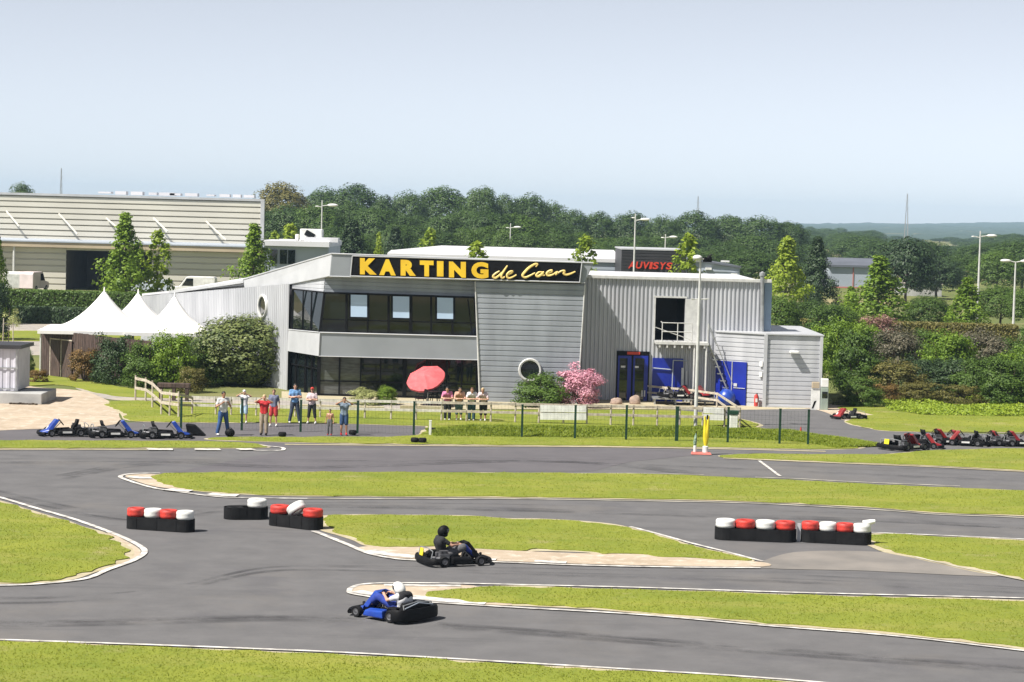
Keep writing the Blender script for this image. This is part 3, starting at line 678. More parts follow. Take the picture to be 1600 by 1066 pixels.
# --- centre block with horizontal siding, leaning edges
Yc = YF - .45
a, b, c, d = down(P(750, 625, Yc)), down(P(902.5, 625, Yc)), P(914, 445, Yc), P(742.5, 440, Yc)
mb = MB(); nb_ = Vector((0, 2.9, 0))
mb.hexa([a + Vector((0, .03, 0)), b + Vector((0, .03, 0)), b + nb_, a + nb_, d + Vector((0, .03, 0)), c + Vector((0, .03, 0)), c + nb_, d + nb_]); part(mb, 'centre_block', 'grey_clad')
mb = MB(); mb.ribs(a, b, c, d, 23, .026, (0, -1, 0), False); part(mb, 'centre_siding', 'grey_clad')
mb = MB(); mb.tube([a + Vector((0, -.05, 0)), P(747.5, 563, Yc - .05), d + Vector((0, -.05, 0))], [.045, .045, .03], 5); part(mb, 'corner_trim', 'galv')
mb = MB(); mb.tube([b + Vector((0, -.04, 0)), c + Vector((0, -.04, 0))], .035, 5); part(mb, 'corner_trim', 'galv')
def porthole(c, nrm, r):
    nrm = Vector(nrm).normalized(); q = nrm.to_track_quat('Z', 'Y').to_matrix()
    mb = MB(); prof = [(r * .86, .02), (r * .86, .10), (r * 1.0, .12), (r * 1.08, .08), (r * 1.08, -.02), (r * .86, .02)]
    t = MB(); t.lathe(prof, (0, 0, 0), n=28); mb.add([q @ v + c for v in t.v], t.f); fr = mb.build('porthole', M['galv'], bl, smooth=True)
    t = MB(); t.lathe([(0.001, .03), (r * .88, .03)], (0, 0, 0), n=28); mb = MB(); mb.add([q @ v + c for v in t.v], t.f); mb.build('pane', M['glass'], fr)
porthole(P(828, 578, Yc) + Vector((0, -.05, 0)), (0, -1, 0), .52)
porthole(hole + dn * .05, dn, .58)
# --- right wing, vertical ribs
Yr = 113.2
zTop = P(1000, 437, Yr).z; xL, xR = P(908, 500, Yr).x, P(1193, 480, Yr).x
o1, o2 = P(1022.5, 531, Yr), P(1070.5, 466, Yr); ox0, ox1, oz0, oz1 = o1.x, o2.x, o1.z, o2.z
rib = .205
def wpan(x0, x1, z0, z1, name='wing_wall'):
    mb = MB(); n_ = max(1, int(round((x1 - x0) / rib))); mb.ribs((x0, Yr, z0), (x1, Yr, z0), (x1, Yr, z1), (x0, Yr, z1), n_, .07, (0, -1, 0), True); part(mb, name, 'silver')
wpan(xL, ox0, 0, zTop); wpan(ox0, ox1, oz1, zTop); wpan(ox0, ox1, 0, oz0); wpan(ox1, xR, 0, zTop)
mb = MB()   # body behind with a real recess at the opening
mb.box(((xL + ox0) / 2, Yr + 7, zTop / 2 - .05), (ox0 - xL, 13.8, zTop - .1)); mb.box(((ox1 + xR) / 2, Yr + 7, zTop / 2 - .05), (xR - ox1, 13.8, zTop - .1))
mb.box(((ox0 + ox1) / 2, Yr + 7, oz0 / 2), (ox1 - ox0 - .004, 13.8, oz0)); mb.box(((ox0 + ox1) / 2, Yr + 9.5, (oz0 + zTop) / 2), (ox1 - ox0 - .004, 8.8, zTop - oz0 - .2)); mb.box(((ox0 + ox1) / 2, Yr + 2.6, (oz1 + zTop) / 2), (ox1 - ox0 - .004, 5, zTop - oz1 - .2))
part(mb, 'wing_body', 'charcoal')
mb = MB(); mb.box(((ox0 + ox1) / 2, Yr - .09, oz1 + .04), (ox1 - ox0 + .2, .05, .09)); mb.box((ox0 - .03, Yr - .09, (oz0 + oz1) / 2), (.07, .05, oz1 - oz0)); part(mb, 'opening_frame', 'galv')
mb = MB(); mb.box((ox1 + .32, Yr - .16, (oz0 + oz1) / 2 - .02), (.62, .06, oz1 - oz0 - .02)); sd = part(mb, 'sliding_door', 'galv')
mb = MB(); mb.box(((xL + xR) / 2 + .1, Yr - .06, zTop + .09), (xR - xL + .5, .3, .16)); part(mb, 'gutter', 'galv', bevel=.02)
mb = MB(); mb.box(((xL + xR) / 2, Yr + 7, zTop + .02), (xR - xL, 13.6, .1)); part(mb, 'wing_roof', 'roofwhite')
mb = MB(); mb.box((xR + .21, Yr + 1, zTop / 2 + .0), (.36, 2, zTop)); part(mb, 'end_return', mk('end_blue', (.22, .30, .40), (.19, .26, .35), 1, .4))
# flue pipe
mb = MB(); fp = P(1190.5, 520, Yr - .2); mb.tube([fp, P(1191, 432, Yr - .2)], .10, 10); mb.lathe([(.02, .45), (.14, .36), (.14, .22), (.09, .2)], P(1191, 432, Yr - .2) - Vector((0, 0, .2)), n=12); part(mb, 'flue', 'steel', smooth=True)
# balcony, stair
mb = MB(); zb = oz0 - .02; by = Yr - .75; bx0, bx1 = P(1022, 530, Yr).x, P(1104, 530, Yr).x
mb.box(((bx0 + bx1) / 2, by, zb - .06), (bx1 - bx0, 1.3, .12))
for k in range(7): mb.box((bx0 + .2 + k * (bx1 - bx0 - .4) / 6, by, zb - .2), (.08, 1.25, .16))
bal = part(mb, 'balcony', 'galv')
mb = MB(); xs_ = [bx0 + .3, bx0 + 1.05, bx0 + 1.75, bx1 - .05]
for x in xs_: mb.tube([(x, by - .62, zb), (x, by - .62, zb + (.95 if x < bx1 - .5 else .95))], .025, 6)
for h in (.93, .5): mb.tube([(xs_[0], by - .62, zb + h), (xs_[2], by - .62, zb + h)], .022, 6)
mb.tube([(bx0 - .05, by - .6, zb + .7), (xs_[2], by - .62, zb + .12)], .02, 6)
mb.tube([(xs_[0], by - .62, zb + .93), (xs_[0], by + .5, zb + .93)], .022, 6); mb.build('railing', M['galv'], bal)
mb = MB(); sx0, sx1 = bx1, bx1 + 1.15
for k in range(9): t = k / 8; mb.box((sx0 + (sx1 - sx0) * t + .05, by, zb - .15 - t * (zb - .3)), (.26, .8, .04))
for s in (-.4, .4): mb.tube([(sx0, by + s, zb), (sx1 + .15, by + s, .02)], .04, 6); mb.tube([(sx0, by + s, zb + .9), (sx1 + .15, by + s, .9)], .022, 6); mb.tube([(sx1 + .15, by + s, 0), (sx1 + .15, by + s, .9)], .022, 6)
part(mb, 'stair', 'steel')
mb = MB()
for x in (bx0 + 1.9, bx1 - .1): mb.tube([(x, by - .55, 0), (x, by - .55, zb - .1)], .05, 6)
part(mb, 'balcony_post', 'galv')
# entrance with two glazed blue doors
def boxpx(mb, x0, y0, x1, y1, Yd, dep, ground=False):
    a, b, c, d = P(x0, y1, Yd), P(x1, y1, Yd), P(x1, y0, Yd), P(x0, y0, Yd)
    if ground: a, b = down(a), down(b)
    zt_ = (c.z + d.z) / 2; mb.hexa([Vector((a.x, Yd, a.z)), Vector((b.x, Yd, a.z)), Vector((b.x, Yd + dep, a.z)), Vector((a.x, Yd + dep, a.z)), Vector((a.x, Yd, zt_)), Vector((b.x, Yd, zt_)), Vector((b.x, Yd + dep, zt_)), Vector((a.x, Yd + dep, zt_))])
mb = MB(); boxpx(mb, 962, 549, 1013, 625, Yr - .16, .12, True); en = part(mb, 'entrance', 'black')
for x0, x1 in ((964, 985), (988, 1011)):
    mb = MB(); boxpx(mb, x0, 556, x1, 624, Yr - .20, .03, True); dd = mb.build('door', M['blue'], en)
    mb = MB(); boxpx(mb, x0 + 3, 560, x1 - 6, 621, Yr - .22, .01, True); mb.build('pane', M['glass'], dd)
mb = MB(); boxpx(mb, 970, 571.5, 977, 574.5, Yr - .235, .005); boxpx(mb, 992, 572, 998, 575, Yr - .235, .005); mb.build('notice', M['white'], en)
mb = MB(); boxpx(mb, 1002, 610, 1004, 620, Yr - .235, .005); boxpx(mb, 1006, 610, 1008, 620, Yr - .235, .005); mb.build('notice', M['white'], en)
mb = MB(); boxpx(mb, 980, 550, 1000, 554, Yr - .2, .03); mb.build('entrance_light', M['redletters'], en)
mb = MB(); boxpx(mb, 1018, 560, 1066, 622, Yr - .14, .08, True); gd = part(mb, 'garage_door', 'blue')
mb = MB(); mb.tube([P(1019, 575, Yr - .2), P(1052, 578, Yr - .2)], .03, 5); mb.tube([P(1052, 563, Yr - .25), down(P(1050, 600, Yr - .25))], .03, 5); mb.tube([P(1052, 563, Yr - .25), P(1076, 564, Yr - .25)], .03, 5); mb.build('door_rail', M['bluegrey'], gd)
mb = MB(); boxpx(mb, 1064, 575, 1068, 605, Yr - .3, .05); boxpx(mb, 1071, 580, 1073, 606, Yr - .3, .05); part(mb, 'downpipe', 'galv')
# --- annex, lower, horizontal siding
Ya = 111.2; cx_ = P(1195, 580, Ya).x
zA = P(1195, 523, Ya).z; ex = P(1283, 580, Ya).x; lx = P(1117, 580, Yr - .3).x
mb = MB(); n_ = 16
mb.ribs((cx_, Ya, 0), (ex, Ya, 0), (ex, Ya, zA), (cx_, Ya, zA), n_, .03, (0, -1, 0), False); part(mb, 'annex_wall', 'silver')
lA, lB = Vector((lx, Yr - .5, 0)), Vector((cx_, Ya, 0)); nl = Vector((-(lB - lA).y, (lB - lA).x, 0)); nl = nl if nl.y < 0 else -nl
mb = MB(); mb.ribs(lA, lB, lB + Vector((0, 0, zA)), lA + Vector((0, 0, zA)), n_, .03, nl, False); part(mb, 'annex_side', 'silver')
mb = MB(); pts = [lA + Vector((.02, .06, 0)), lB + Vector((0, .06, 0)), Vector((ex - .02, Ya + .06, 0)), Vector((ex - .02, Ya + 9, 0)), Vector((lx, Ya + 9, 0))]
mb.prism(pts, (0, 0, zA)); part(mb, 'annex_body', 'silver')
mb = MB(); pts = [lA + nl.normalized() * .1 + Vector((0, 0, zA)), lB + Vector((0, -.12, zA)), Vector((ex + .08, Ya - .12, zA)), Vector((ex + .08, Ya + 9.1, zA)), Vector((lx, Ya + 9.1, zA))]
mb.prism(pts, (0, 0, .06)); part(mb, 'annex_roof', 'trim')
mb = MB(); mb.box((cx_, Ya - .06, zA / 2), (.16, .12, zA)); mb.box((ex - .03, Ya - .05, zA / 2), (.14, .11, zA)); mb.box(((cx_ + ex) / 2, Ya - .06, .05), (ex - cx_, .06, .1)); part(mb, 'annex_trim', 'trim')
dl = (lB - lA).normalized(); rotl = math.atan2(dl.y, dl.x)
def onside(px, t=.07): return PW(px, 600, (lA.x, lA.y), (dl.x, dl.y)) + nl.normalized() * t
ad0, ad1 = onside(1119), onside(1167); hd = P(1140, 565, Ya + .8).z
mb = MB(); m_ = (ad0 + ad1) / 2; mb.box((m_.x, m_.y, hd / 2), ((ad1 - ad0).length, .06, hd), rotl); ad = part(mb, 'annex_door', 'blue')
mb = MB(); p_ = onside(1145, .12); mb.tube([down(p_), down(p_, hd)], .025, 5); p2 = onside(1151, .13); mb.box((p2.x, p2.y, 1.0), (.18, .03, .15), rotl); mb.tube([down(onside(1148, .13), .85), down(onside(1166, .13), .85)], .015, 5); mb.build('handle', M['trim'], ad)
mb = MB(); wl = P(1240, 550, Ya); mb.box((wl.x, Ya - .25, wl.z), (.42, .35, .12)); mb.box((wl.x, Ya - .1, wl.z), (.1, .2, .1)); part(mb, 'wall_lamp', 'white', bevel=.02)
mb = MB(); p_ = onside(1190, .1)
for z_ in (1.6, 2.1): mb = MB(); mb.box((p_.x, p_.y, z_), (.16, .08, .25), rotl); part(mb, 'junction_box', 'white')
# ================================================================= OTHER BUILDINGS
def bx(mb, x0, x1, y0, y1, z0, z1): mb.box(((x0 + x1) / 2, (y0 + y1) / 2, (z0 + z1) / 2), (x1 - x0, y1 - y0, z1 - z0))
# long beige warehouse, left
Yh = 243.0
wh = empty('warehouse', (P(200, 450, Yh).x, Yh + 12, 0), 0, 'long beige ribbed warehouse with open dark doorway on the far left', 'building')
hx0, hx1 = P(-160, 400, Yh).x, P(411, 400, Yh).x
def hp(x, y, Y=Yh): return P(x, y, Y)
zl, zu = hp(200, 388).z, hp(200, 309, Yh + 4).z
dx0, dx1, dz = hp(103, 450).x, hp(237, 450).x, hp(170, 392.5).z
mb = MB()
for a_, b_ in ((hx0, dx0), (dx1, hx1)): mb.ribs((a_, Yh, 0), (b_, Yh, 0), (b_, Yh, zl), (a_, Yh, zl), 7, .16, (0, -1, 0), False)
mb.ribs((dx0, Yh, dz), (dx1, Yh, dz), (dx1, Yh, zl), (dx0, Yh, zl), 1, .12, (0, -1, 0), False)
mb.build('lower_wall', M['beige_clad'], wh)
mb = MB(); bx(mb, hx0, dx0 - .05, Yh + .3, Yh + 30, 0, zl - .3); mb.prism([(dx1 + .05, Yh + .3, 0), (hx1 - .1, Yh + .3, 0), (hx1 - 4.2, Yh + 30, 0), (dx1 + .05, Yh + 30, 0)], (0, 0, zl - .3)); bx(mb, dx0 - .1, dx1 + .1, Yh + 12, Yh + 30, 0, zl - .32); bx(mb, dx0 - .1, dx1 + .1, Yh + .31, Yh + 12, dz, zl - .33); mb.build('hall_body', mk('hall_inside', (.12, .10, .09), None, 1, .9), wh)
mb = MB(); bx(mb, hx0, hx1 + .3, Yh - 1.2, Yh + .2, zl - .1, zl + .42); mb.build('canopy_fascia', M['tan_clad'], wh)
mb = MB(); mb.prism([(hx0, Yh - 1.3, zl + .43), (hx1 + .4, Yh - 1.3, zl + .43), (hx1 + .4, Yh + 4, zl + .62), (hx0, Yh + 4, zl + .62)], (0, 0, .12)); mb.build('canopy_roof', M['bluegrey'], wh)
hx1u = P(411, 350, Yh + 4).x
mb = MB(); mb.ribs((hx0, Yh + 4, zl + .5), (hx1u, Yh + 4, zl + .5), (hx1u, Yh + 4, zu), (hx0, Yh + 4, zu), 8, .28, (0, -1, 0), False); mb.build('upper_wall', M['beige_clad'], wh)
mb = MB(); mb.prism([(hx0, Yh + 4.1, zl + .6), (hx1u - .1, Yh + 4.1, zl + .6), (hx1u - 4.2, Yh + 34, zl + .6), (hx0, Yh + 34, zl + .6)], (0, 0, zu - zl - .65)); mb.build('upper_body', M['beige_clad'], wh)
mb = MB(); mb.prism([(hx0, Yh + 3.6, zu - .02), (hx1u + .15, Yh + 3.6, zu - .02), (hx1u - 3.9, Yh + 34, zu - .02), (hx0, Yh + 34, zu - .02)], (0, 0, .24)); bx(mb, hx1u - .25, hx1u + .15, Yh + 3.55, Yh + 4, zl + .6, zu - .03); mb.build('roof_edge', M['trim'], wh)
mb = MB()
for x in (165, 190, 215, 240, 262, 275, 300, 330, 352, 371, 390):
    p = P(x, 313, Yh + 16); mb = MB(); mb.box((p.x, Yh + 16, zu + .55), (random.uniform(.8, 2.0), 1.5, random.uniform(.15, .4))); mb.build('rooflight', M['roofwhite'], wh)
for x0, y0, x1, y1 in ((92, 334, 121, 370), (166, 341, 190, 366), (240, 341, 262, 366), (322, 346, 353, 379), (10, 330, 30, 358)):
    mb = MB(); mb.tube([P(x0, y0, Yh + 3.5), P(x1, y1 - 4, Yh + 2)], .10, 6); mb.build('strut', M['beige_clad'], wh)
mb = MB()
for x in (22, 402): p = P(x, 400, Yh - .9); mb.tube([(p.x, Yh - .9, 0), (p.x, Yh - .9, zl)], .14, 8)
mb.build('canopy_post', M['galv'], wh)
# low flat-roofed workshop between
Yk = 205.0
wk = empty('workshop', (P(465, 420, Yk).x, Yk + 5, 0), 0, 'small white flat-roofed workshop with rooftop units behind the clubhouse', 'building')
kx0, kx1 = P(412, 400, Yk).x, P(513, 400, Yk).x; kz = P(465, 385, Yk).z
mb = MB(); bx(mb, kx0, kx1, Yk + .2, Yk + 14, 0, kz); mb.build('wall', M['bluegrey'], wk)
mb = MB(); bx(mb, kx0 - .3, kx1 + .1, Yk - .6, Yk + 14.2, kz, kz + .45); mb.build('roof', M['roofwhite'], wk)
for x in (422, 437, 450): mb = MB(); a_ = P(x, 398, Yk); bx(mb, a_.x, a_.x + .62, Yk + .1, Yk + .19, kz - 1.6, kz - .35); mb.build('window', M['glass'], wk)
mb = MB(); c_ = P(487, 372, Yk + 3); mb.box((c_.x, Yk + 3, kz + 1.0), (2.0, 1.6, 1.1)); mb.box((c_.x - 1.3, Yk + 3, kz + .75), (.3, 1, .6)); un = mb.build('roof_unit', M['white'], wk, bevel=.08)
mb = MB(); mb.box((c_.x - .1, Yk + 2.17, kz + 1.05), (.9, .06, .5), rot=Matrix.Rotation(.5, 3, 'Y')); mb.build('grille', M['black'], un)
mb = MB(); c_ = P(492, 382, Yk + 1); mb.box((c_.x + .6, Yk + 1.5, kz + .62), (3.0, 2, .4)); mb.build('roof_unit', M['roofwhite'], wk)
# wide pale-roofed hall and black signed block
Yq = 200.0
hl = empty('pale_hall', (P(790, 430, Yq).x, Yq + 10, 0), 0, 'wide hall with pale low-pitched roof behind the black and yellow sign', 'building')
qx0, qx1 = P(605, 400, Yq).x, P(971, 400, Yq).x
ez0, ez1, pk = P(612, 396, Yq).z, P(971, 404, Yq).z, P(700, 383, Yq + 14)
mb = MB(); bx(mb, qx0 + .3, qx1, Yq + .3, Yq + 30, 0, min(ez0, ez1) - .2); mb.build('wall', M['bluegrey'], hl)
mb = MB(); e_ = min(ez0, ez1); r_ = P(700, 384, Yq + 16).z
mb.add([(qx0, Yq, e_), (qx1, Yq, e_), (qx1, Yq + 16, r_), (P(690, 384, Yq + 16).x, Yq + 16, r_), (qx0, Yq + 6, e_ + (r_ - e_) * .3), (qx1, Yq + 32, e_), (P(690, 384, Yq + 16).x, Yq + 32, e_), (qx0, Yq, e_ - .3), (qx1, Yq, e_ - .3), (qx1, Yq + 32, e_ - .3), (qx0, Yq + 6, e_ - .3)],
  [(0, 1, 2, 3, 4), (3, 2, 5, 6), (7, 8, 1, 0), (8, 9, 5, 2, 1), (10, 7, 0, 4)]); mb.build('roof', M['roofwhite'], hl)
mb = MB(); sx_ = P(905, 420, Yq).x; mb.ribs((sx_, Yq + .2, 0), (qx1, Yq + .2, 0), (qx1, Yq + .2, e_ - .3), (sx_, Yq + .2, e_ - .3), 16, .05, (0, -1, 0), False); mb.build('side_siding', M['bluegrey'], hl)
Yo = 188.0
ob = empty('black_block', (P(1010, 430, Yo).x, Yo + 5, 0), 0, 'charcoal box-shaped building carrying red lettering, behind the right wing', 'building')
ox_0, ox_1 = P(971, 410, Yo).x, P(1072, 410, Yo).x; zt_ = P(1010, 391, Yo).z
mb = MB(); bx(mb, ox_0, ox_1, Yo + .1, Yo + 12, 0, zt_); mb.build('wall', M['charcoal'], ob)
mb = MB(); mb.ribs((ox_0, Yo, 0), (ox_1, Yo, 0), (ox_1, Yo, zt_), (ox_0, Yo, zt_), 26, .04, (0, -1, 0), False); mb.build('siding', M['charcoal'], ob)
mb = MB(); bx(mb, ox_0 - .05, ox_1, Yo - .08, Yo + 12.1, zt_ + .003, zt_ + .1); mb.build('capping', M['trim'], ob)
x_ = 981.5
for ch, wd in (('A', 10), ('U', 9.5), ('V', 10), ('I', 4), ('S', 9), ('Y', 10), ('S', 9)):
    y_ = 408.5 + (x_ - 981) * .028
    letter(ch, x_, x_ + wd, y_, y_ + 11, y_ + .2, y_ + 11.2, Yo - .1, .03, M['redletters'], ob, shear=.12); x_ += wd + 1.0
gb = empty('gabled_shed', (P(1110, 430, Yo).x, Yo + 6, 0), 0, 'grey ribbed shed with shallow gable right of the charcoal block', 'building')
gx0, gx1, gxm = P(1062, 420, Yo + 1).x, P(1156, 420, Yo + 1).x, P(1092, 410, Yo + 1).x; gz0, gzm = P(1156, 419, Yo + 1).z, P(1092, 409, Yo + 1).z
mb = MB(); mb.prism([(gx0, Yo + 1, 0), (gx1, Yo + 1, 0), (gx1, Yo + 1, gz0), (gxm, Yo + 1, gzm), (gx0, Yo + 1, gzm - .4)], (0, 12, 0)); mb.build('wall', M['bluegrey'], gb)
mb = MB()
for k in range(16): z_ = .3 + k * .42; (z_ < gz0 - .15) and mb.box(((gx0 + gx1) / 2, Yo + .98, z_), (gx1 - gx0 - .1, .06, .12))
mb.build('siding', M['bluegrey'], gb)
mb = MB(); mb.prism([(gx1 + .1, Yo + .8, gz0), (gx1 + .1, Yo + .8, gz0 + .15), (gxm, Yo + .8, gzm + .15), (gx0 - .1, Yo + .8, gzm - .25), (gx0 - .1, Yo + .8, gzm - .4), (gxm, Yo + .8, gzm)], (0, 12.4, 0)); mb.build('roof', M['dkroof'], gb)
for x, y in ((1107, 420), (1147, 429)): mb = MB(); mb.box(P(x, y, Yo + .8), (.5, .3, .18)); mb.build('wall_lamp', M['white'], gb)
mb = MB(); mb.tube([P(1133, 414, Yo + 3) - Vector((0, 0, .6)), P(1133, 409, Yo + 3)], .06, 6); mb.box(P(1133, 408.5, Yo + 3), (.7, .3, .14)); mb.build('roof_vent', M['white'], gb)
# two halls in the distance on the right
Yd_ = 330.0
db = empty('distant_hall', (P(1345, 470, Yd_).x, Yd_, 0), 0, 'distant pale blue hall with dark roof edge between the trees on the right', 'building')
x0, x1 = P(1296, 430, Yd_).x, P(1400, 430, Yd_).x; z1 = P(1340, 418, Yd_).z; z2 = P(1340, 410.5, Yd_ + 4).z
mb = MB(); bx(mb, x0, x1, Yd_, Yd_ + 20, 0, z1); mb.build('wall', M['bluegrey'], db)
mb = MB(); mb.prism([(x0 - .3, Yd_ - .4, z1), (x1, Yd_ - .4, z1), (x1, Yd_ + 8, z2 + .3), (x0 - .3, Yd_ + 8, z2 + .3)], (0, 0, .3)); mb.build('roof', M['dkroof'], db)
mb = MB(); bx(mb, P(1332, 440, Yd_).x, P(1333.5, 440, Yd_).x, Yd_ - .1, Yd_ - .01, 0, z1); bx(mb, x0 + .1, x1, Yd_ - .08, Yd_ - .01, .2, P(1340, 455, Yd_).z); mb.build('stripe', mk('dull_red', (.45, .16, .13), None, 1, .6), db)
Ye = 300.0
d2 = empty('distant_house', (P(1447, 470, Ye).x, Ye, 0), 0, 'distant pale building with brown-grey pitched roof beyond the right-hand trees', 'building')
x0, x1 = P(1418, 440, Ye).x, P(1472, 440, Ye).x; z1 = P(1450, 444, Ye).z; z2 = P(1450, 425, Ye + 5).z
mb = MB(); bx(mb, x0, x1, Ye, Ye + 10, 0, z1); mb.build('wall', M['concrete'], d2)
mb = MB(); mb.add([(x0 - .2, Ye - .3, z1), (x1 + .2, Ye - .3, z1), (x1 - .8, Ye + 5, z2), (x0 + .6, Ye + 5, z2), (x0 - .2, Ye + 10.3, z1), (x1 + .2, Ye + 10.3, z1)], [(0, 1, 2, 3), (3, 2, 5, 4), (0, 3, 4), (1, 5, 2)]); mb.build('roof', mk('old_tiles', (.40, .33, .29), (.28, .25, .24), 1.5, .8), d2)
mb = MB(); bx(mb, x0 + .8, x0 + 2, Ye - .06, Ye - .01, .8, z1 - .6); bx(mb, x0 + 3, x0 + 4, Ye - .06, Ye - .01, .8, z1 - .6); mb.build('window', M['glass'], d2)
# faint far masts
def mast(px, ytop, Y, label, wd):
    t = P(px, ytop, Y); mb = MB(); h = t.z
    for sx_, sy_ in ((-1, -1), (1, -1), (1, 1), (-1, 1)): mb.tube([(t.x + sx_ * wd, Y + sy_ * wd, 0), (t.x + sx_ * wd * .12, Y + sy_ * wd * .12, h)], .09 * wd + .03, 4)
    for k in range(1, 9):
        f = k / 9; a_ = wd * (1 - f * .88); z_ = h * f
        mb.tube([(t.x - a_, Y - a_, z_), (t.x + a_, Y - a_, z_)], .04 * wd + .02, 4); mb.tube([(t.x - a_, Y - a_, z_), (t.x + a_ * .85, Y - a_ * .85, z_ + h / 10)], .03 * wd + .02, 4)
    for f in (.75, .87): mb.tube([(t.x - wd * 1.3, Y, h * f), (t.x + wd * 1.3, Y, h * f)], .05 * wd, 4)
    o = mb.build('lattice_mast', M['steel']); tag(o, label, 'mast')
mast(1418, 303, 1000, 'tall faint lattice mast rising above the far hills', .9)
mast(1091, 307, 900, 'faint lattice pylon rising over the middle of the wood', .8)
mast(96, 263, 700, 'thin faint mast above the warehouse roof on the left', .55)

# ================================================================= LAMP POSTS, FENCES
def lamp(px, yt, Y, label, arms, r=.09):
    t = P(px, yt, Y); h = t.z
    e = empty('street_lamp', (t.x, Y, 0), 0, label, 'street lamp')
    mb = MB(); mb.tube([(0, 0, 0), (0, 0, h * .5), (0, 0, h)], [r * 1.25, r, r * .6], 10); mb.tube([(0, 0, 0), (0, 0, .5)], [r * 1.7, r * 1.6], 10)
    for dx, dz, big in arms: mb.tube([(0, 0, h + dz - .1), (dx * .7, 0, h + dz)], r * .5, 6)
    mb.build('pole', M['galv'], e, local=True, smooth=True)
    for dx, dz, big in arms:
        mb = MB(); mb.ball((dx, 0, h + dz), (.36 * big, .16 * big, .11 * big), 12, 8); mb.build('lamp_head', M['white'], e, local=True, smooth=True)
    return e
lamp(503.5, 313, 240, 'tall white street lamp standing behind the low workshop', [(1.1, -.5, 1.6), (-.5, -.65, .6)])
lamp(798, 349, 300, 'small distant street lamp in front of the wood, above the script lettering', [(.9, -.5, 1.4), (-.4, -.6, .6)], .1)
lamp(993, 334, 165, 'tall white street lamp in front of the charcoal building', [(.7, -.4, 1.0), (-.15, -.3, .4)], .075)
lamp(1040, 366, 260, 'small street lamp rising just above the charcoal building', [(.9, -.3, 1.3), (-.3, -.4, .6)], .09)
lamp(1532, 361, 200, 'tall white street lamp among the trees on the right', [(1.0, -.4, 1.3), (-.6, -.5, .5)], .10)
lamp(1587, 409, 173, 'double-headed white street lamp beside the trimmed hedge at far right', [(-.75, .05, 1.15), (.75, .05, 1.15)], .09)
# floodlight pole by the pit lane
b_ = G(1086.5, 668); t_ = P(1092, 405, b_.y)
fp_ = empty('floodlight_pole', (b_.x, b_.y, 0), 0, 'white floodlight pole with crossbar standing on the grass bank', 'floodlight')
h_ = t_.z; mb = MB(); mb.tube([(0, 0, 0), (0, 0, h_ * .55), (0, 0, h_)], [.085, .07, .045], 10); mb.tube([(-.3, 0, h_), (.4, 0, h_)], .03, 6); mb.build('pole', M['galv'], fp_, local=True, smooth=True)
mb = MB(); zc = P(1089, 468, b_.y).z; mb.tube([(-.32, 0, zc), (.36, 0, zc + .02)], .025, 6); mb.box((-.3, 0, zc + .03), (.12, .1, .06)); mb.box((.36, 0, zc + .04), (.14, .1, .05)); mb.build('crossbar', M['galv'], fp_, local=True)
mb = MB(); mb.ball((-.14, -.1, h_ + .06), (.21, .2, .12), 12, 8); mb.box((-.1, -.02, h_ - .08), (.2, .2, .1)); mb.build('lamp_head', M['white'], fp_, local=True, smooth=True)
mb = MB(); mb.box((.30, 0, h_ - .02), (.32, .22, .2), .4); mb.tube([(.1, 0, h_ - .05), (.5, .05, h_ + .22)], .035, 6); mb.ball((.36, -.1, h_ + .05), (.12, .1, .12), 10, 6); mb.build('lamp_head', M['black'], fp_, local=True)
# mesh fence with green posts
fe = [(284, 621, 676), (379, 624, 680), (471, 626, 681), (560, 627, 682), (648, 628, 680), (817, 633, 0), (900, 634, 0), (980, 634, 0), (1059, 636, 0), (1139, 637, 0), (1220, 639.5, 0), (1264.5, 641, 680)]
mf = empty('mesh_fence', (P(740, 660, 92.4).x, 92.4, 0), 0, 'thin wire mesh fence on dark green posts along the pit lane', 'fence')
Yf = 92.4; px_ = []
for i, (x, yt, yb) in enumerate(fe):
    p = P(x - .4, yt, Yf); px_.append((p.x, p.z)); mb = MB(); r = .045 if i not in (8,) else .07
    mb.box((p.x, Yf, p.z / 2), (r * 2, .06, p.z)); mb.box((p.x, Yf, p.z + .01), (r * 2.3, .08, .03)); mb.build('post', M['dkgreen'], mf)
# wire panels
mb = MB()
for (xa, za), (xb, zb_) in zip(px_[:-1], px_[1:]):
    n_ = int((xb - xa) / .14)
    for k in range(n_ + 1):
        x = xa + (xb - xa) * k / n_; mb.box((x, Yf - .03, .72), (.0035, .0035, 1.3))
    for j in range(8): mb.box(((xa + xb) / 2, Yf - .034, .1 + j * .18), (xb - xa, .0035, .0035))
mb.build('wire_mesh', M['dkgreen'], mf)
